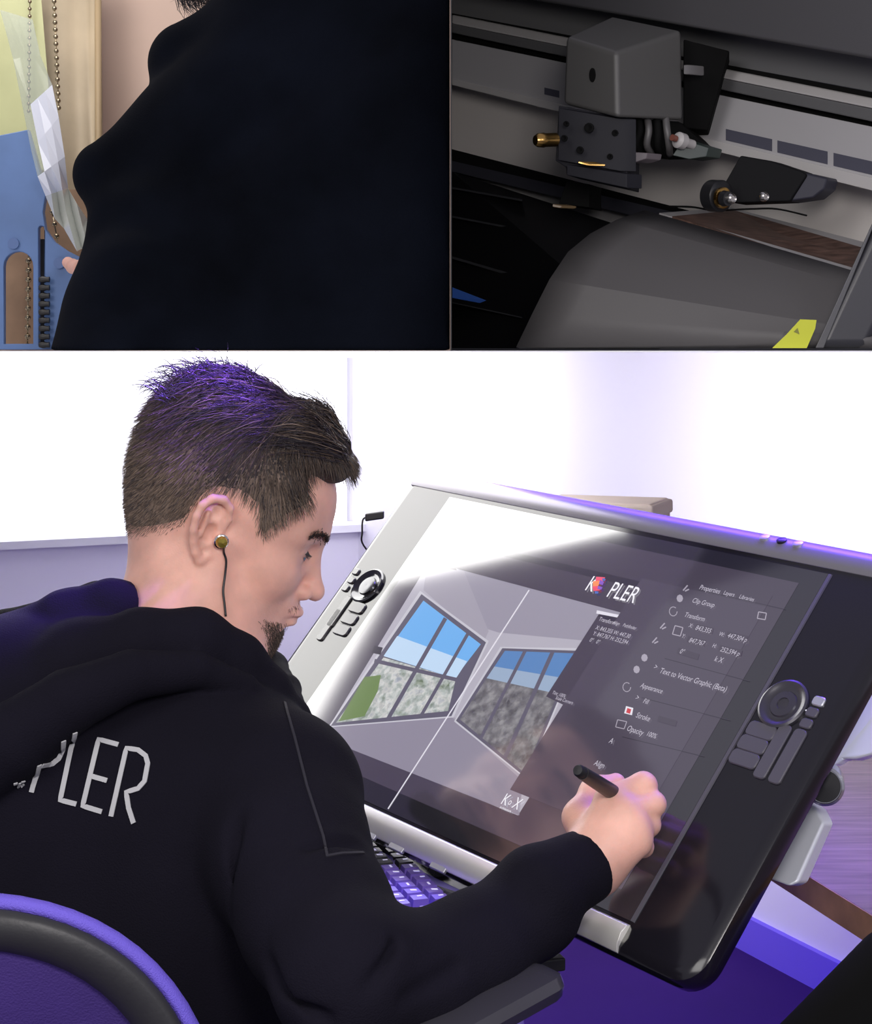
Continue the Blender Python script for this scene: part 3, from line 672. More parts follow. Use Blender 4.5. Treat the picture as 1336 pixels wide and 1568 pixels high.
# neck opening
g.cone(P(250, 985, 1.66), P(318, 900, 1.66), .058, .064, .008, True)
hood = g.poly('hoodie', [M_hood], man, 1)
bvh_h = BVHTree.FromPolygons([v.co for v in hood.data.vertices], [p.vertices for p in hood.data.polygons])
def cast(px, py, bvh, lift=.001):
    o_ = Vector((0, 0, H)); d_ = Vector(((px-CX)/F, 1, -(py-CY)/F)).normalized()
    h_ = bvh.ray_cast(o_, d_)
    if h_[0] is None: return None, None
    return h_[0]+h_[1]*(lift if h_[1].dot(d_) < 0 else -lift), (h_[1] if h_[1].dot(d_) < 0 else -h_[1])
def ribbon(strokes, width, name, m, bvh, parent, lift=.0012, step=5.0):
    V = []; Fc = []
    for st in strokes:
        pts = []
        for i in range(len(st)-1):
            (x0, y0), (x1, y1) = st[i], st[i+1]; n = max(2, int(math.hypot(x1-x0, y1-y0)/step))
            for k in range(n): pts.append((x0+(x1-x0)*k/n, y0+(y1-y0)*k/n))
        pts.append(st[-1]); q = [cast(x, y, bvh, lift) for x, y in pts]; q = [a for a in q if a[0] is not None]
        if len(q) < 2: continue
        n0 = len(V)
        for i, (p, nn) in enumerate(q):
            t = (q[min(i+1, len(q)-1)][0]-q[max(i-1, 0)][0]).normalized(); s_ = t.cross(nn).normalized()*width/2
            V += [p-s_, p+s_]
        for i in range(len(q)-1): Fc.append((n0+2*i, n0+2*i+1, n0+2*i+3, n0+2*i+2))
    o = mesh(name, V, Fc, m, parent)
    md = o.modifiers.new('thick', 'SOLIDIFY'); md.thickness = .0012; md.offset = 0
    return o
def C8(l): return [(x/2.214, 860+y/2.214) for x, y in l]
M_print = mat('pale_grey_print', (.52, .52, .53), .7)
ribbon([C8([(214, 606), (211, 640), (198, 668), (178, 684), (140, 690)]), C8([(132, 688), (107, 782)])], .0042, 'lettering', M_print, bvh_h, hood)
ribbon([C8([(253, 578), (205, 808), (260, 822)])], .0042, 'lettering', M_print, bvh_h, hood)
ribbon([C8([(402, 622), (335, 604), (282, 828), (347, 848)]), C8([(312, 728), (364, 743)])], .0042, 'lettering', M_print, bvh_h, hood)
ribbon([C8([(378, 864), (430, 634), (470, 640), (496, 660), (503, 685), (492, 745), (470, 770), (430, 782), (438, 835), (455, 887)])], .0042, 'lettering', M_print, bvh_h, hood)
ribbon([C8([(45, 752), (58, 748)]), C8([(60, 762), (66, 748)]), C8([(70, 745), (82, 742)]), C8([(70, 760), (78, 752)])], .0022, 'lettering', M_print, bvh_h, hood)
# seams
M_seam = mat('seam_thread', (.02, .018, .028), .8)
ribbon([C8([(965, 478), (1000, 600), (1040, 760), (1095, 930), (1110, 1000)]), C8([(1105, 1000), (1160, 990), (1232, 988)])], .0022, 'seam', M_seam, bvh_h, hood, .0006)

# ---- hair
def inpoly_sd(x, z, poly):
    d = np.full(x.shape, 1e9, np.float32); ins = np.zeros(x.shape, bool); n = len(poly)
    for i in range(n):
        ax_, az = poly[i]; bx, bz = poly[(i+1) % n]; ex, ez = bx-ax_, bz-az
        t = np.clip(((x-ax_)*ex+(z-az)*ez)/(ex*ex+ez*ez), 0, 1)
        d = np.minimum(d, (x-ax_-t*ex)**2+(z-az-t*ez)**2)
        c = ((az > z) != (bz > z)); xi = ax_+(z-az)*ex/(ez if abs(ez) > 1e-9 else 1e-9)
        ins ^= c & (x < xi)
    d = np.sqrt(d); return np.where(ins, d, -d)
HP = [(.086, .098), (.066, .104), (.056, .088), (.066, .062), (.050, .045), (.036, .018), (.028, .026), (.020, .046), (0, .052), (-.026, .046), (-.038, .020), (-.037, -.026), (-.044, -.060), (-.060, -.096), (-.085, -.092), (-.14, -.08), (-.16, .2), (.12, .2), (.12, .11)]
hb = Field(tuple(np.array(hw(-.01, 0, .05))-.16), tuple(np.array(hw(-.01, 0, .05))+.16), .0021)
build_head(hb)
def hairfn(X, base):
    q = (X-np.array(hc_, np.float32))@HM; x, y, z = q[..., 0], q[..., 1], q[..., 2]
    sd = inpoly_sd(x, z, HP)
    th = np.where(sd > 0, .0003+.0058*np.clip(sd/.045, 0, 1), -.0025+sd*.25)
    return base-th
sl_, X_ = hb._win(hb.lo, hb.lo+hb.n*hb.h, 0)
hb.a = hairfn(X_, hb.a[sl_]); del X_
hb.ell(HW(-.035, 0, .085), (.078, .058, .062), HM, .014)
hb.cone(HW(.078, 0, .106), HW(.040, 0, .122), .016, .024, .016); hb.cone(HW(.078, -.03, .100), HW(.03, -.04, .115), .013, .022, .016); hb.cone(HW(.078, .03, .100), HW(.03, .04, .115), .013, .022, .016)
hb.cone(HW(.078, -.026, .103), HW(.078, .026, .103), .014, None, .012)
M_hairb = mat('dark_hair_base', (.030, .021, .019), .6, var=.3, vscale=60, bump=.8, bscale=350)
hairbase = hb.poly('hair', [M_hairb, mat('brown_hair_base', (.20, .145, .11), .7, var=.3, vscale=80, bump=.9, bscale=420)], man, 0)
_pz = np.zeros(len(hairbase.data.polygons), np.int32)
for _i, _p in enumerate(hairbase.data.polygons):
    _q = _p.center-hc_; _pz[_i] = 1 if _q.dot(hu) < .062+.02*math.sin(_q.dot(hf)*70)+random.gauss(0, .012) else 0
hairbase.data.polygons.foreach_set('material_index', _pz)
bvh_b = BVHTree.FromPolygons([v.co for v in hairbase.data.vertices], [p.vertices for p in hairbase.data.polygons])
def hl_(p): q = Vector(p)-hc_; return q.dot(hf), q.dot(hl), q.dot(hu)
def strands(name, paths, r, mats, parent, midx):
    V = []; Fc = []; MI = []
    for pth, rr, mi_ in zip(paths, r, midx):
        n0 = len(V); n = len(pth); t = (pth[-1]-pth[0]); 
        if t.length < 1e-6: continue
        a = t.orthogonal().normalized(); b = t.normalized().cross(a)
        for i, p in enumerate(pth):
            k = rr*(1-.85*(i/(n-1))**1.5)
            V += [p+a*k, p-a*k*.5+b*k*.87, p-a*k*.5-b*k*.87]
        for i in range(n-1):
            for j in range(3): Fc.append((n0+3*i+j, n0+3*i+(j+1) % 3, n0+3*i+3+(j+1) % 3, n0+3*i+3+j)); MI.append(mi_)
    return mesh(name, V, Fc, mats, parent, True, MI)
hm = [mat('hair_black', (.020, .014, .018), .35, spec=.8), mat('hair_brown', (.085, .058, .042), .45, spec=.5), mat('hair_light', (.24, .175, .13), .5, spec=.4)]
pv = hairbase.data.vertices; nv = len(pv)
short = []; sr = []; sm_ = []
cand = RNG.choice(nv, min(nv, 60000), replace=False)
for i in cand:
    if len(short) > 11000: break
    co = pv[i].co; x, y, z = hl_(co); sdv = float(inpoly_sd(np.array([x]), np.array([z]), HP)[0])
    if sdv < -.001 or z > .118 or y > .05: continue
    nn = pv[i].normal; nn = nn if nn.dot(co-hc_) > 0 else -nn
    k = max(0, min(1, (x+.02)/.06))                        # towards the temple the hair sweeps forward
    d_ = hf*(-.35+.9*k)+hu*(-1.0)+nn*.28+Vector(RNG.normal(0, .18, 3))
    d_.normalize(); d_ = (d_-nn*max(-.9, min(0, d_.dot(nn)))*1.0).normalized()
    ln = (.006+.010*max(0, min(1, (z-.0)/.07)))*(.7+.6*random.random())
    p0 = co-nn*.0012; short.append([p0, p0+d_*ln*.5+nn*.0014, p0+d_*ln+nn*.0012]); sr.append(.00033)
    q_ = random.random(); li = .8 if (z < .055 and x > -.02) else (.45 if z < .065 else .08)
    sm_.append(2 if q_ < li else (1 if q_ < .8 else 0))
bodyv = [v for v in man.data.vertices if (v.co-hc_).length < .14]
for _k in range(5200):
    v = random.choice(bodyv); x, y, z = hl_(v.co)
    if y > .0 or z < -.09 or x < -.1 or (abs(y) > .066 and -.035 < x < .012 and z < .05): continue
    sdv = float(inpoly_sd(np.array([x]), np.array([z]), HP)[0])
    if not (-.008 < sdv < .004) or z < -.055 or (x < -.028 and z < .01) or random.random() < -sdv/.013: continue
    nn = v.normal; nn = nn if nn.dot(v.co-hc_) > 0 else -nn
    k = max(0, min(1, (x+.02)/.06)); d_ = (hf*(-.3+.9*k)-hu+nn*.35+Vector(RNG.normal(0, .2, 3))).normalized()
    short.append([v.co-nn*.0005, v.co+d_*.003+nn*.0005, v.co+d_*.0055]); sr.append(.00024); sm_.append(random.choice((1, 1, 2)))
strands('short_hair', short, sr, hm, hairbase, sm_)
long_ = []; lr = []; lm_ = []
for s_ in range(3300):
    x0 = random.uniform(-.06, .088) if s_ > 900 else random.uniform(.05, .09); y0 = random.uniform(-.055, .05); 
    p = hw(x0, y0, .17); h_ = bvh_b.ray_cast(p, -hu)
    if h_[0] is None: continue
    p = h_[0]; nn = h_[1]; nn = nn if nn.dot(hu) > 0 else -nn
    if hl_(p)[2] < .085: continue
    side = -.55+random.gauss(0, .25)
    d_ = (hf*(-1)+hl*side*(.5 if x0 > .03 else 1.0)).normalized(); pth = [p]; off = random.uniform(.0005, .0045)+(.004 if random.random() < .12 else 0)
    n_ = random.randint(7, 13); fly = random.random() < .10; ph = random.uniform(0, 6); cu_ = random.gauss(0, .16)
    for k in range(n_):
        d_ = (d_+hl*(-.03+.10*math.sin(ph+k*.5))-hu*.05+Vector(RNG.normal(0, .03, 3))+hf*cu_*.15).normalized()
        q = pth[-1]+d_*.0078; c_ = bvh_b.find_nearest(q)
        if c_[0] is None: break
        cn = c_[1]; cn = cn if cn.dot(c_[0]-hc_) > 0 else -cn
        tgt = c_[0]+cn*(off+(k*.0010 if fly else 0)+.0012*math.sin(ph+k))
        pth.append(tgt if not (fly and k > n_-4) else q+cn*.001)
        d_ = (pth[-1]-pth[-2]).normalized()
        if hl_(pth[-1])[2] < .055: break
    if len(pth) < 3: continue
    long_.append(pth); lr.append(random.uniform(.00035, .0006)); q_ = random.random(); lm_.append(0 if q_ < .66 else (1 if q_ < .93 else 2))
# loose tousled tufts at the crown and back
for s_ in range(240):
    a = random.uniform(0, 1); base = hw(-.02-.085*a, random.uniform(-.05, .03), .150-.055*a*a); c_ = bvh_b.find_nearest(base); p = c_[0]; cn = (p-hc_).normalized()
    d_ = (cn*.75-hf*random.uniform(.1, 1)+Vector(RNG.normal(0, .25, 3))).normalized(); pth = [p]; b_ = random.uniform(.2, .42)
    for k in range(8):
        pth.append(pth[-1]+d_*random.uniform(.0035, .0058)); d_ = (d_-cn*b_-hf*.08-hl*.05).normalized()
    long_.append(pth); lr.append(.0006); lm_.append(0)
strands('long_hair', long_, lr, hm, hairbase, lm_)
# eyebrow, beard, lashes
bv = bvh_body
def on_skin(x, y, z):
    p = hw(x, y, z); h_ = bv.find_nearest(p); nn = h_[1]; nn = nn if nn.dot(h_[0]-hc_) > 0 else -nn; return h_[0], nn
for s in (-1, 1):
    st = []
    for i in range(270):
        t = random.random(); p, nn = on_skin(.094-.020*t, s*(.010+.036*t), .0285+.007*math.sin(t*2.4)+random.gauss(0, .0015)-.004*t)
        d_ = (hl*s*1.0-hf*.45*(t+.2)+hu*random.gauss(.15, .25)+nn*.25).normalized(); st.append([p-nn*.0005, p+d_*.004+nn*.0006, p+d_*.0085])
    strands('eyebrow', st, [.00042]*len(st), hm, man, [random.choice((0, 1, 1)) for _ in st])
    p, nn = on_skin(.0835, s*.031, .006)
    fe = []
    for i in range(26):
        t = i/25; p, nn = on_skin(.086, s*(.021+.021*t), .0115+.002*math.sin(t*3)); fe.append([p, p+nn*.003-hu*.003, p+nn*.006-hu*.004+hl*s*.001])
    strands('eyelashes', fe, [.0003]*len(fe), hm, man, [0]*len(fe))
    e_ = Field(tuple(np.array(hw(.0735, s*.031, .0125))-.016), tuple(np.array(hw(.0735, s*.031, .0125))+.016), .0012)
st = []
for i in range(11000):
    t = random.random(); y = random.gauss(-.012, .024); x = random.uniform(.03, .1); z = random.uniform(-.115, -.038)
    if abs(y) > .05: continue
    keep = (z < -.072 and x > .044 and random.random() < .75) or (abs(y) > .022 and z < -.062 and x > .068 and random.random() < .5) or (z > -.051 and z < -.043 and abs(y) > .004 and abs(y) < .024 and x > .082 and random.random() < .22)
    if not keep: continue
    p, nn = on_skin(x, y, z); X = hl_(p)
    if X[2] > -.068 and X[0] > .086 and abs(X[1]) < .018 and X[2] < -.050: continue
    d_ = (hu*-1+hf*.1+nn*.4+Vector(RNG.normal(0, .3, 3))).normalized(); st.append([p-nn*.0004, p+d_*.0024+nn*.0004, p+d_*.0046])
strands('beard', st, [.00026]*len(st), hm, man, [random.choice((1, 1, 2, 0)) for _ in st])
# visible slit of the eye
lsh = []
for s in (-1, 1):
    p, nn = on_skin(.088, s*.031, .0125)
    V = []; 
    for i in range(9):
        t = i/8; q, qn = on_skin(.088-.006*t, s*(.021+.021*t), .0090-.001*t); q2, qn2 = on_skin(.088-.006*t, s*(.021+.021*t), .0090-.0052*math.sin(t*math.pi)-.001); V += [q+qn*.0007, q2+qn2*.0007]
    mesh('eye', V, [(2*i, 2*i+1, 2*i+3, 2*i+2) for i in range(8)], mat('eye', (.10, .07, .065), .15), man)

# trousers (mostly below the frame)
t_ = Field((-.85, 1.2, .30), (.35, 2.05, .79), .012)
t_.cone((-.48, 1.60, .635), (-.28, 1.55, .635), .12, .12, .05); t_.cone((-.30, 1.55, .57), (.12, 1.60, .56), .085, .065, .03); t_.cone((-.46, 1.68, .57), (-.05, 1.90, .56), .085, .065, .03)
t_.cone((.12, 1.60, .56), (.10, 1.62, .33), .06, .05, .02); t_.cone((-.05, 1.9, .56), (-.05, 1.9, .33), .06, .05, .02)
t_.poly('trousers', [M_hood2], man)

# stylus
tip = S(985, 1243, .0005); lo_, hi_ = 0, .2
back_px = (885, 1179)
for _ in range(40):
    mid = (lo_+hi_)/2
    if (S(*back_px, mid)-tip).length < .150: lo_ = mid
    else: hi_ = mid
bk = S(*back_px, lo_); pd = (bk-tip).normalized()
pen = empty('stylus', tip, 'black stylus held in the right hand of the drawing man', 'stylus')
lathe('barrel', tip, pd, [(.0, .008), (.0035, .008), (.0058, .03), (.0068, .06), (.0062, .11), (.0056, .14), (.0, .1405)], M_blackrub, pen, 20)
lathe('nib', tip, pd, [(.0003, 0), (.001, .001), (.0012, .008), (.0, .0085)], M_silver, pen, 12)
lathe('eraser', tip, pd, [(.0, .139), (.0050, .1402), (.0052, .147), (.004, .150), (.0, .1505)], M_black, pen, 20)
# earphone
c, nn = cast(336, 826, bvh_body, .004)
ep = empty('earphone', c, 'small gold in-ear earphone with black cord in the right ear', 'earphone')
fwd = (hf*.3-hl*1).normalized()
lathe('earbud', c, fwd, [(.0, -.007), (.004, -.006), (.0058, -.001), (.0060, .003), (.0045, .0065), (.0, .0075)], mat('gold_shell', (.42, .33, .06), .15, metal=.7), ep, 20)
lathe('earbud_ring', c, fwd, [(.0055, -.003), (.0072, -.002), (.0072, .001), (.0055, .002)], mat('chrome', (.8, .8, .8), .1, metal=1), ep, 24)
cp = [c+Vector((.003, -.004, -.002))]
for px, py in ((342, 845), (345, 858), (343, 880), (340, 905), (342, 925), (344, 945)):
    q, n2 = cast(px, py, bvh_body, .0025); 
    if q is None: continue
    if abs(q.y-cp[-1].y) > .03: q = P(px, py, cp[-1].y)
    cp.append(q)
tube('cord', spline(cp, 5), .0011, M_blackrub, ep, 8)

# ================================================================== UPPER LEFT BOOTH
M_film = mat('clear_film', (.75, .8, .85), .12, spec=.8, alpha=.85)
cur = empty('hanging_sheet', P(75, 430, 3.0), 'tan translucent sheet hanging at the far left of the upper left booth', 'sheet')
V = []; n = 22
for i in range(n+1):
    t = i/n; x0 = -40+t*194; dz = 2.98+.012*math.sin(t*17)+.02*(t > .9)
    for y in (-60, 536.0): V.append(P(x0+(8 if y > 0 else 0)*t, y, dz))
o = mesh('sheet_panel', V, [(2*i, 2*i+2, 2*i+3, 2*i+1) for i in range(n)], mat('tan_sheet', (.44, .37, .27), .6, var=.15, vscale=9), cur, True)
md = o.modifiers.new('thick', 'SOLIDIFY'); md.thickness = .004
tube('hem', [P(150, -60, 2.96), P(151, 300, 2.96), P(158, 536, 2.96)], .006, mat('brown_hem', (.36, .27, .16), .6), cur)
gs = hexa('green_sheet', [P(-20, -40, 2.90), P(60, -40, 2.90), P(85, 260, 2.90), P(-20, 260, 2.90)], [P(-20, -40, 2.91), P(60, -40, 2.91), P(85, 260, 2.91), P(-20, 260, 2.91)], mat('olive_green_sheet', (.40, .42, .22), .5, var=.15, vscale=7))
tag(gs, 'pale olive green sheet hanging behind the blue plate', 'sheet')
# bead chains
M_bead = mat('bead_metal', (.35, .29, .2), .25, metal=.9)
def chain_(name, a, b, label, r=.0044, n=20):
    root = empty(name, b, label, 'chain', 'bead chains in the upper left booth'); V = []; Fc = []
    ds = []
    bm = bmesh.new()
    for i in range(n):
        p = a.lerp(b, i/(n-1)); bmesh.ops.create_uvsphere(bm, u_segments=10, v_segments=7, radius=r, matrix=Matrix.Translation(p))
    me = bpy.data.meshes.new('beads'); bm.to_mesh(me); bm.free(); link('beads', me, M_bead, root, True)
    tube('cord', [a, b], r*.28, M_bead, root, 6)
chain_('bead_chain', P(82, -20, 2.85), P(90, 165, 2.85), 'metal bead chain hanging at top beside the clear plastic strip', .0042, 18)
chain_('bead_chain', P(46, -20, 2.88), P(44, 170, 2.88), 'fainter metal bead chain hanging in front of the olive sheet', .0034, 18)
chain_('bead_chain', P(44, 385, 2.70), P(42, 530, 2.70), 'metal bead chain behind the lower slot of the blue plate', .0050, 11)
chain_('bead_chain', P(80, 325, 2.70), P(90, 380, 2.70), 'short metal bead chain behind the curved notch of the blue plate', .0046, 4)
bp = hexa('brown_board', [P(-30, 290, 2.76), P(165, 290, 2.76), P(165, 536.2, 2.76), P(-30, 536.2, 2.76)], [P(-30, 290, 2.78), P(165, 290, 2.78), P(165, 536.2, 2.78), P(-30, 536.2, 2.78)], mat('brown_board', (.30, .19, .12), .7, var=.2, vscale=15))
tag(bp, 'brown board seen through the openings of the blue plate', 'board')
# blue plate with openings, built as a filled outline with holes
bl = empty('blue_plate', P(40, 536, 2.62), 'blue machine plate with slots at the lower left of the upper booth', 'plate')
def filled(name, outer, holes, d, th, m, parent):
    cu_ = bpy.data.curves.new(name, 'CURVE'); cu_.dimensions = '2D'; cu_.fill_mode = 'BOTH'; cu_.extrude = th/2; cu_.bevel_depth = .0015
    for lp_ in [outer]+holes:
        s_ = cu_.splines.new('POLY'); s_.points.add(len(lp_)-1); s_.use_cyclic_u = True
        for i, (x, y) in enumerate(lp_): q = P(x, y, d); s_.points[i].co = (q.x, q.z, 0, 1)
    o = bpy.data.objects.new(name, cu_); COL.objects.link(o); bpy.context.view_layer.update()
    me = bpy.data.meshes.new_from_object(o.evaluated_get(bpy.context.evaluated_depsgraph_get())); bpy.data.objects.remove(o)
    for v in me.vertices: v.co = (v.co.x, d-v.co.z, v.co.y)
    me.materials.clear(); return link(name, me, m, parent)
def stad(x0, x1, y0, y1):
    r = (x1-x0)/2; cx = (x0+x1)/2; return [(cx+r*math.cos(math.pi+math.pi*i/10), y0+r+r*math.sin(math.pi+math.pi*i/10)) for i in range(11)]+[(x1, y1), (x0, y1)]
filled('plate_sheet', [(-30, 216), (44, 201), (58, 250), (70, 300), (66, 325), (70, 352), (84, 372), (104, 386), (128, 398), (140, 420), (140, 534), (-30, 534)], [stad(6, 54, 384, 528), stad(59, 71, 345, 530)], 2.62, .012, mat('blue_paint', (.10, .19, .42), .45, var=.12, vscale=12), bl)
for x, y in ((21, 373), (91, 403)): lathe('rivet', P(x, y, 2.61), (0, -1, 0), [(.006, 0), (.0085, 0), (.0085, .003), (.006, .003)], mat('blue_rivet', (.08, .15, .36), .4), bl, 20)
# dark comb of the chain guide inside the narrow slot
cg = empty('cable_guide', P(66, 534, 2.64), 'black ribbed cable guide standing in the narrow slot of the blue plate', 'guide')
box('spine', P(66, 450, 2.645), (.016, .012, .17), M_black, cg)
for i in range(9):
    q = P(70, 428+i*12.5, 2.60); lathe('rib', q-Vector((.010, 0, 0)), (1, 0, 0), [(.0, 0), (.004, 0), (.0055, .006), (.004, .012), (.0045, .016), (.0, .017)], M_blackrub, cg, 14)
# folded clear plastic strip
fs = empty('plastic_strip', P(100, 380, 2.5), 'shiny folded clear plastic strip hanging in front of the blue plate', 'strip')
L = [(0, 15), (20, 90), (36, 170), (48, 230), (58, 270), (70, 300), (84, 335), (98, 350), (118, 385)]; R = [(50, 30), (62, 85), (80, 130), (90, 180), (99, 240), (104, 288), (118, 312), (134, 336), (150, 368)]
V = []
for i, (a, b) in enumerate(zip(L, R)):
    for k in range(5):
        t = k/4; x = a[0]+(b[0]-a[0])*t; y = a[1]+(b[1]-a[1])*t; V.append(P(x, y, 2.52+.006*math.sin(i*.9+k*.8)+(.022*((k+i) % 2) if i > 4 else 0)))
o = mesh('film', V, [(5*i+k, 5*i+k+1, 5*i+k+6, 5*i+k+5) for i in range(len(L)-1) for k in range(4)], [mat('film_clear', (.55, .62, .55), .1, spec=1, alpha=.35), mat('film_white', (.80, .84, .95), .3, spec=1), mat('film_silver', (.8, .82, .78), .25, metal=.4)], fs, False,
         [(0 if (i < 2 or (i < 4 and k < 1)) else (1 if i < 5 else 2)) for i in range(len(L)-1) for k in range(4)])
md = o.modifiers.new('thick', 'SOLIDIFY'); md.thickness = .0006
# standing person seen from behind
h2 = Field((-.80, 1.80, H-.006), (-.0006+.003, 2.75, H+.52), .0042)
def Q(x, y, d=2.25): return P(x, y, d)
h2.cone(Q(420, 330, 2.28), Q(420, 640, 2.28), .22, .24, .06); h2.cone(Q(620, 200, 2.3), Q(640, 600, 2.3), .24, .25, .08)
h2.cone(Q(330, 190, 2.22), Q(520, 20, 2.3), .075, .17, .06); h2.cone(Q(560, -40, 2.3), Q(720, -60, 2.3), .16, .16, .05)
h2.cone(Q(160, 262, 2.2), Q(330, 200, 2.2), .036, .10, .03); h2.cone(Q(172, 280, 2.19), Q(245, 400, 2.14), .036, .085, .04); h2.cone(Q(245, 400, 2.14), Q(250, 480, 2.12), .088, .098, .04); h2.cone(Q(215, 500, 2.12), Q(190, 640, 2.05), .098, .105, .04)
h2.cone(Q(292, 98, 2.24), Q(400, 60, 2.28), .056, .07, .02)
for a, b, r in (((250, 560, 2.0), (560, 130, 2.0), .02), ((330, 240, 2.08), (620, -20, 2.06), .016), ((150, 330, 2.09), (260, 330, 2.04), .010), ((420, 600, 2.0), (640, 300, 2.0), .018), ((200, 440, 2.02), (330, 380, 2.0), .012)):
    h2.cone(Q(*a), Q(*b), r, r, .05, True)
sl_, X_ = h2._win(h2.lo, h2.lo+h2.n*h2.h, 0)
h2.a = np.maximum(h2.a[sl_], np.maximum(X_[..., 0]+.002, (H+.0005)-X_[..., 2])); del X_
b2 = Field((-.62, 2.0, H+.03), (-.25, 2.6, H+.75), .004)
b2.ell(P(395, -135, 2.42), (.085, .10, .125), None, .01); b2.cone(P(395, -60, 2.40), P(400, 60, 2.36), .060, .065, .02)
b2.cone(P(395, 0, 2.36), P(250, 330, 2.24), .03, .03, .004); b2.cone(P(250, 330, 2.24), P(125, 412, 2.28), .02, .012, .004); b2.cone(P(125, 412, 2.28), P(112, 408, 2.32), .012, .010, .004); b2.cone(P(112, 408, 2.32), P(104, 402, 2.36), .010, .0085, .004)
p2 = b2.poly('person', [M_skin], None, 1); tag(p2, 'person in a dark hooded top seen from behind at upper left', 'person')
h2.poly('hoodie', [M_hood2], p2, 1)
st = []
for i in range(700):
    px = random.uniform(268, 312)+random.gauss(0, 4); x = P(px, random.uniform(-90, -5), 2.36)
    d_ = Vector((.03+random.gauss(0, .03), 0, -.9)).normalized()*random.uniform(.015, .045); b_ = Vector((random.gauss(.02, .012), random.gauss(0, .01), 0))
    st.append([x, x+d_*.5+b_*.2, x+d_+b_])
for i in range(500):
    x = P(random.uniform(268, 500), random.uniform(-230, -40), 2.36-.1*random.random()); st.append([x, x+Vector((.01, 0, -.02)), x+Vector((.015, 0, -.045))])
strands('hair', st, [.0006]*len(st), hm, p2, [0]*len(st))
# fingertip of the other hand
# ================================================================== UPPER RIGHT: PLOTTER
pt = empty('plotter', P(1000, 530, 2.2), 'grey wide format plotter with carriage on a metal rail', 'plotter')
DL, DR = 2.62, 2.02; XL, XR = 691.7, 1480
def ext(y0, y1):   # row at XR by extending the line through (691, y0) and (1336, y1)
    return y0+(y1-y0)*(XR-691)/(1336-691)
def dx(px): t = (px-691)/(1336-691); return 1/((1-t)/DL+t/DR)
def band(name, yl0, yl1, yr0, yr1, m, fr0, fr1, th=.05, bev=0, x0=XL, x1=XR):
    """bar running along the machine: rows at the left end and at x=1336; fr* push the face towards the eye"""
    def row(a, b, x): return a+(b-a)*(x-691)/(1336-691)
    def dq(x): return dx(x)
    A_ = [P(x0, row(yl0, yr0, x0), dq(x0)-fr0), P(x0, row(yl1, yr1, x0), dq(x0)-fr1), P(x0, row(yl1, yr1, x0), dq(x0)+th), P(x0, row(yl0, yr0, x0), dq(x0)+th)]
    B_ = [P(x1, row(yl0, yr0, x1), dq(x1)-fr0), P(x1, row(yl1, yr1, x1), dq(x1)-fr1), P(x1, row(yl1, yr1, x1), dq(x1)+th), P(x1, row(yl0, yr0, x1), dq(x1)+th)]
    # keep every point on the right hand side of the dividing wall
    A_ = [Vector((max(p.x, .0012), p.y, p.z)) for p in A_]
    return hexa(name, A_, B_, m, pt, bev)
G1 = mat('plotter_grey', (.075, .073, .078), .5, bump=.05, bscale=300); G2 = mat('rail_aluminium', (.62, .6, .59), .42, metal=.2); G3 = mat('rail_face', (.46, .45, .46), .55, metal=.1)
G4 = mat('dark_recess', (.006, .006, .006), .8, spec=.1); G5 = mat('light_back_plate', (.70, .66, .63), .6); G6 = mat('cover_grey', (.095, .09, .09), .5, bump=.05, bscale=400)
band('back_plate', 100, 262, 240, 420, G5, -.09, -.09, .12)
band('hood', -330, -22, -260, 90, G1, .12, .13, .25, .004)
band('upper_strip', -28, 22, 88, 140, mat('strip_grey', (.22, .22, .225), .45, metal=.3), .0, .0)
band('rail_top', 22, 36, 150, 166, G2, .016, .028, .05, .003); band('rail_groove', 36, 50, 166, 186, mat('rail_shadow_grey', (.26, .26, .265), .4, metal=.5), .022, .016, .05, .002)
band('groove', 49, 62, 184, 196, G4, -.01, -.01, .03)
band('rail_face', 60, 122, 194, 274, G3, .012, .012, .05, .001)
band('rail_flange', 120, 130, 272, 292, G2, .022, .022, .06, .001)
band('rail_edge', 20, 23, 141, 152, G4, .005, .005, .03)
for x0, x1 in ((834, 857), (1112, 1183), (1191, 1268), (1277, 1345)):
    yl0, yl1, yr0, yr1 = 104, 115, 247, 268
    if x0 == 834: yl0, yl1, yr0, yr1 = 102, 111, 246, 262
    band('rail_marking', yl0, yl1, yr0, yr1, mat('dark_grey_strip', (.08, .08, .11), .5), .0126, .0126, .002, 0, x0, x1)
# platen and the dark trough in front of it
band('platen_back', 262, 300, 420, 470, mat('platen_grey', (.3, .29, .29), .5), .0, .03, .2)
band('platen_slot', 228, 246, 395, 412, G4, -.02, .0, .1); band('platen_rib', 246, 262, 395, 420, mat('trough_plastic', (.035, .035, .045), .4), .03, .05, .1)
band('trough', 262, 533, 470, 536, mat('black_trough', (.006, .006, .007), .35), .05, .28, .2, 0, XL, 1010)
for yl, yr, h_, nm, m_ in ((286, 400, 3, 'trough_rib', mat('trough_edge', (.04, .04, .045), .35)), (330, 452, 3, 'trough_rib', None), (462, 600, 2, 'trough_rib', None), (392, 580, 4, 'trough_rib', None)):
    band(nm, yl, yl+h_, yr, yr+h_, m_ or MATS['trough_edge'], .10+(yl-286)*.0009, .10+(yl-286)*.0009, .01, 0, XL, 800)
hexa('blue_reflection', [P(693, 440, 2.2), P(745, 460, 2.18), P(735, 464, 2.18), P(693, 456, 2.2)], [P(693, 440, 2.21), P(745, 460, 2.19), P(735, 464, 2.19), P(693, 456, 2.21)], mat('blue_reflection_tint', (.02, .07, .28), .4), pt)  # small blue reflection in the trough, painted as a coloured sliver
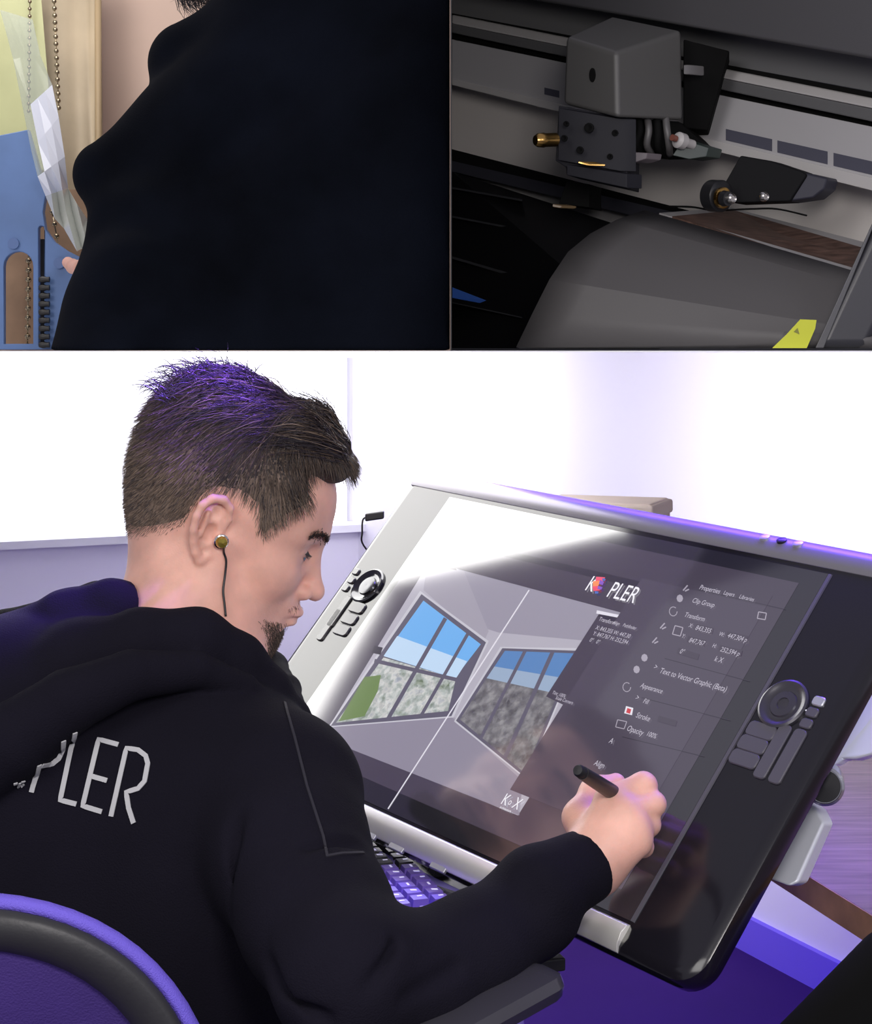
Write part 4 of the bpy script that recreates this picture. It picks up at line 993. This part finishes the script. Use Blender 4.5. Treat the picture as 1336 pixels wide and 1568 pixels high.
# media strip behind the front cover
def slab(name, q, m, th=.01, bev=0):
    return hexa(name, [P(*a) for a in q], [P(*a)+Vector((0, .35, -1)).normalized()*th for a in q], m, pt, bev)
slab('media_edge', [(1010, 326, 2.12), (1120, 318, 2.2), (1345, 376, 2.03), (1345, 420, 1.95)], mat('pale_edge', (.34, .33, .33), .45))
slab('media_strip', [(1030, 331, 2.085), (1125, 322, 2.17), (1345, 386, 1.99), (1345, 432, 1.90)], mat('copper_brown', (.105, .062, .048), .4, var=.5, vscale=14, stretch=(3, 12, 1)), .006)
slab('media_edge', [(992, 334, 2.10), (1032, 331, 2.09), (1345, 421, 1.92), (1345, 438, 1.89)], MATS['pale_edge'], .006)
# front cover: curved shell lofted between two end profiles
lp0 = [(986, 336, 2.10), (945, 350, 2.06), (905, 371, 2.035), (872, 398, 2.012), (846, 436, 1.985), (822, 482, 1.985), (797, 533.5, 1.99)]
rp0 = [(1345, 440, 1.885), (1345, 462, 1.86), (1345, 486, 1.84), (1345, 508, 1.825), (1345, 520, 1.815), (1345, 528, 1.81), (1345, 533.5, 1.80)]
n = len(lp0); V = []
for i in range(n):
    a, b = P(*lp0[i]), P(*rp0[i])
    for k in range(9): V.append(a.lerp(b, k/8))
Fc = [(9*i+k, 9*i+k+1, 9*i+k+10, 9*i+k+9) for i in range(n-1) for k in range(8)]
# replace the far right rows so the fold lines run down along the machine
o = mesh('front_cover', V, Fc, G6, pt, True); o.data.set_sharp_from_angle(angle=math.radians(9)); md = o.modifiers.new('thick', 'SOLIDIFY'); md.thickness = .012; md.offset = -1
# side post in front at right
hexa('side_post', [P(1345, 330, 1.80), P(1250, 533, 1.80), P(1330, 533, 1.80), P(1420, 360, 1.80)], [P(1345, 330, 1.84), P(1250, 533, 1.84), P(1330, 533, 1.84), P(1420, 360, 1.84)], mat('post_plastic', (.028, .028, .034), .4), pt, .01)
hexa('side_post_edge', [P(1337, 340, 1.80), P(1345, 330, 1.80), P(1262, 533, 1.80), P(1249, 533, 1.80)], [P(1337, 340, 1.81), P(1345, 330, 1.81), P(1262, 533, 1.81), P(1249, 533, 1.81)], mat('post_edge', (.07, .07, .075), .4), pt, .001)
yl_ = hexa('warning_label', [P(1226, 489, 1.793), P(1251, 490, 1.793), P(1249, 503, 1.793), P(1236, 533, 1.793), P(1183, 533, 1.793), P(1205, 512, 1.793)],
           [P(1226, 489, 1.797), P(1251, 490, 1.797), P(1249, 503, 1.797), P(1236, 533, 1.797), P(1183, 533, 1.797), P(1205, 512, 1.797)], mat('yellow_label', (.55, .58, .02), .5), pt)
hexa('label_print', [P(1216, 508, 1.7925), P(1222, 502, 1.7925), P(1225, 512, 1.7925)], [P(1216, 508, 1.7935), P(1222, 502, 1.7935), P(1225, 512, 1.7935)], mat('label_ink', (.2, .2, .02), .5), pt)
# carriage
cg = pt
tq = [(866, 56, 2.10), (944, 80, 2.04), (1046, 46, 2.10), (937, 24, 2.20)]; bq = [(862, 160, 2.10), (946, 181, 2.04), (1048, 185, 2.10), (950, 150, 2.22)]
M_car = mat('carriage_grey', (.085, .083, .08), .45, bump=.05, bscale=400)
cov = hexa('carriage_cover', [P(*a) for a in bq], [P(*a) for a in tq], M_car, pt, .006)
q = P(908, 115, 2.066); nrm = (P(944, 80, 2.04)-P(866, 56, 2.10)).cross(Vector((0, 0, 1))).normalized()
o = lathe('cover_hole', q, nrm, [(.0, -.002), (.0048, -.002), (.0048, .0012), (.0, .0012)], G4, cov, 20)
for v in o.data.vertices: v.co.z = q.z+(v.co.z-q.z)*1.8
def pl(name, q, th, m, bev=.001, parent=pt): return hexa(name, [P(*a) for a in q], [P(a[0], a[1], a[2])+Vector((.02, th, 0)) for a in q], m, parent, bev)
M_cb = mat('carriage_black', (.012, .012, .017), .6, spec=.25)
body = pl('carriage_body', [(856, 162, 2.085), (960, 180, 2.06), (962, 222, 2.06), (961, 289, 2.06), (868, 268, 2.085), (867, 256, 2.085), (851, 246, 2.09)], .05, M_cb)
pl('carriage_plate', [(856, 166, 2.08), (950, 182, 2.055), (950, 262, 2.055), (855, 245, 2.08)], .004, mat('plate_black', (.014, .014, .019), .6, spec=.25), .0005)
pl('carriage_foot', [(868, 252, 2.075), (960, 266, 2.05), (960, 288, 2.05), (868, 268, 2.075)], .01, M_cb)
for x, y, r in ((903, 196, .006), (865, 212, .004), (889, 230, .0045), (943, 204, .004), (935, 240, .0035), (868, 190, .0035)): lathe('recess', P(x, y, 2.058), (-.3, -1, 0), [(.0, 0), (r, 0), (r, .003), (r*.7, .0035), (.0, .001)], G4, body, 16)
M_brass = mat('brass', (.55, .33, .10), .25, metal=1)
pinax = P(818, 215, 2.07)-P(852, 214, 2.085)
lathe('brass_pin', P(852, 214, 2.085), pinax, [(.0, 0), (.0085, 0), (.0085, .016), (.0092, .018), (.0085, .026), (.006, .030), (.0, .030)], M_brass, pt, 24)
pl('brass_spring', [(886, 247, 2.05), (903, 251, 2.05), (902, 254, 2.05), (886, 250, 2.05)], .004, M_brass, .0005)
# hoses and mechanics under the cover
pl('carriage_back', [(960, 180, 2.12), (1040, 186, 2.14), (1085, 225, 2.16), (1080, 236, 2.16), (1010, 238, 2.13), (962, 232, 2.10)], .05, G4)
for k, x in enumerate((978, 992, 1006, 1020)): tube('hose', spline([P(x, 180, 2.09), P(x+2, 200, 2.085), P(x-4+3*k, 222, 2.09), P(x+6, 236, 2.11)], 5), .0045, mat('hose_grey', (.10, .095, .095), .4) if k % 2 else G4, pt)
lathe('guide_roller', P(1044, 216, 2.07), (-1, -.8, .2), [(.0, -.02), (.006, -.02), (.006, -.004), (.010, -.003), (.010, .006), (.007, .009), (.0, .010)], mat('white_nylon', (.45, .43, .42), .4), pt, 24)
lathe('roller_bolt', P(1034, 212, 2.06), (-1, -.8, .2), [(.0, -.002), (.004, -.002), (.004, .005), (.0, .005)], mat('rust_bolt', (.2, .07, .05), .4), pt, 16)
pl('bracket', [(1046, 214, 2.08), (1086, 226, 2.08), (1082, 240, 2.08), (1056, 244, 2.08), (1030, 238, 2.08)], .02, mat('green_grey', (.03, .045, .04), .4))
pl('rear_tab', [(960, 232, 2.08), (992, 234, 2.08), (990, 243, 2.08), (975, 248, 2.08), (960, 249, 2.08)], .015, mat('mauve_grey', (.14, .12, .13), .5))
pl('cover_latch', [(1047, 99, 2.09), (1056, 99, 2.09), (1056, 114, 2.09), (1047, 114, 2.09)], .01, MATS['hose_grey'])
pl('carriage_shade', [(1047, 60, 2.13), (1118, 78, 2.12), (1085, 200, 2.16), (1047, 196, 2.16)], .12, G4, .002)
pl('media_sensor', [(868, 276, 2.2), (903, 282, 2.2), (903, 318, 2.2), (856, 312, 2.2)], .05, G4)
pl('sensor_tip', [(846, 312, 2.15), (862, 315, 2.15), (858, 319, 2.15), (846, 317, 2.15)], .01, mat('tan_tip', (.18, .12, .06), .4))
# pinch roller arm
arm = pl('pinch_arm', [(1134, 238, 2.04), (1180, 246, 2.03), (1228, 262, 2.02), (1236, 268, 2.02), (1210, 308, 2.02), (1125, 311, 2.04), (1100, 300, 2.05), (1112, 278, 2.05)], .03, mat('arm_black', (.006, .006, .007), .7, spec=.15), .002)
pl('pinch_arm_end', [(1232, 264, 2.025), (1268, 272, 2.015), (1262, 290, 2.015), (1246, 303, 2.02), (1205, 309, 2.025)], .025, mat('arm_slate', (.035, .035, .05), .5, spec=.25), .003)
wx = Vector((.55, -.8, -.1))
lathe('pinch_roller', P(1099, 300, 2.02), wx, [(.0, -.012), (.0165, -.012), (.019, -.010), (.019, .007), (.0165, .009), (.0, .009)], M_blackrub, arm, 36)
lathe('roller_hub', P(1107, 303, 2.0), wx, [(.0, -.002), (.0125, -.002), (.0125, .002), (.010, .003), (.0, .003)], M_brass, arm, 28)
lathe('roller_core', P(1111, 304, 1.99), wx, [(.0, -.002), (.0095, -.002), (.0085, .006), (.0, .006)], M_blackrub, arm, 24)
M_screw = mat('screw_steel', (.6, .58, .55), .25, metal=1)
for x, y, r, d in ((1121, 304, .0065, 1.985), (1171, 301, .0062, 1.995)): lathe('screw', P(x, y, d), wx, [(.0, -.002), (r, -.002), (r, .001), (r*.7, .0035), (r*.5, .002), (0, .002)], M_screw, arm, 20)
tube('wire', spline([P(1020, 316, 2.12), P(1060, 317, 2.08), P(1095, 322, 2.05), P(1150, 320, 2.05), P(1190, 320, 2.03), P(1236, 330, 2.0)], 6), .0012, G4, pt, 6)

# dark bag in the lower right corner
bg = Field((.1, .9, H-.62), (.6, 1.5, H-.40), .006)
bg.cone(P(1230, 1640, 1.25), P(1400, 1545, 1.25), .035, .06, .02)
o = bg.poly('backpack', [mat('black_cloth', (.004, .004, .004), .95, spec=.1)], None, 1); tag(o, 'plain black cloth shape filling the lower right corner of the frame', 'bag')
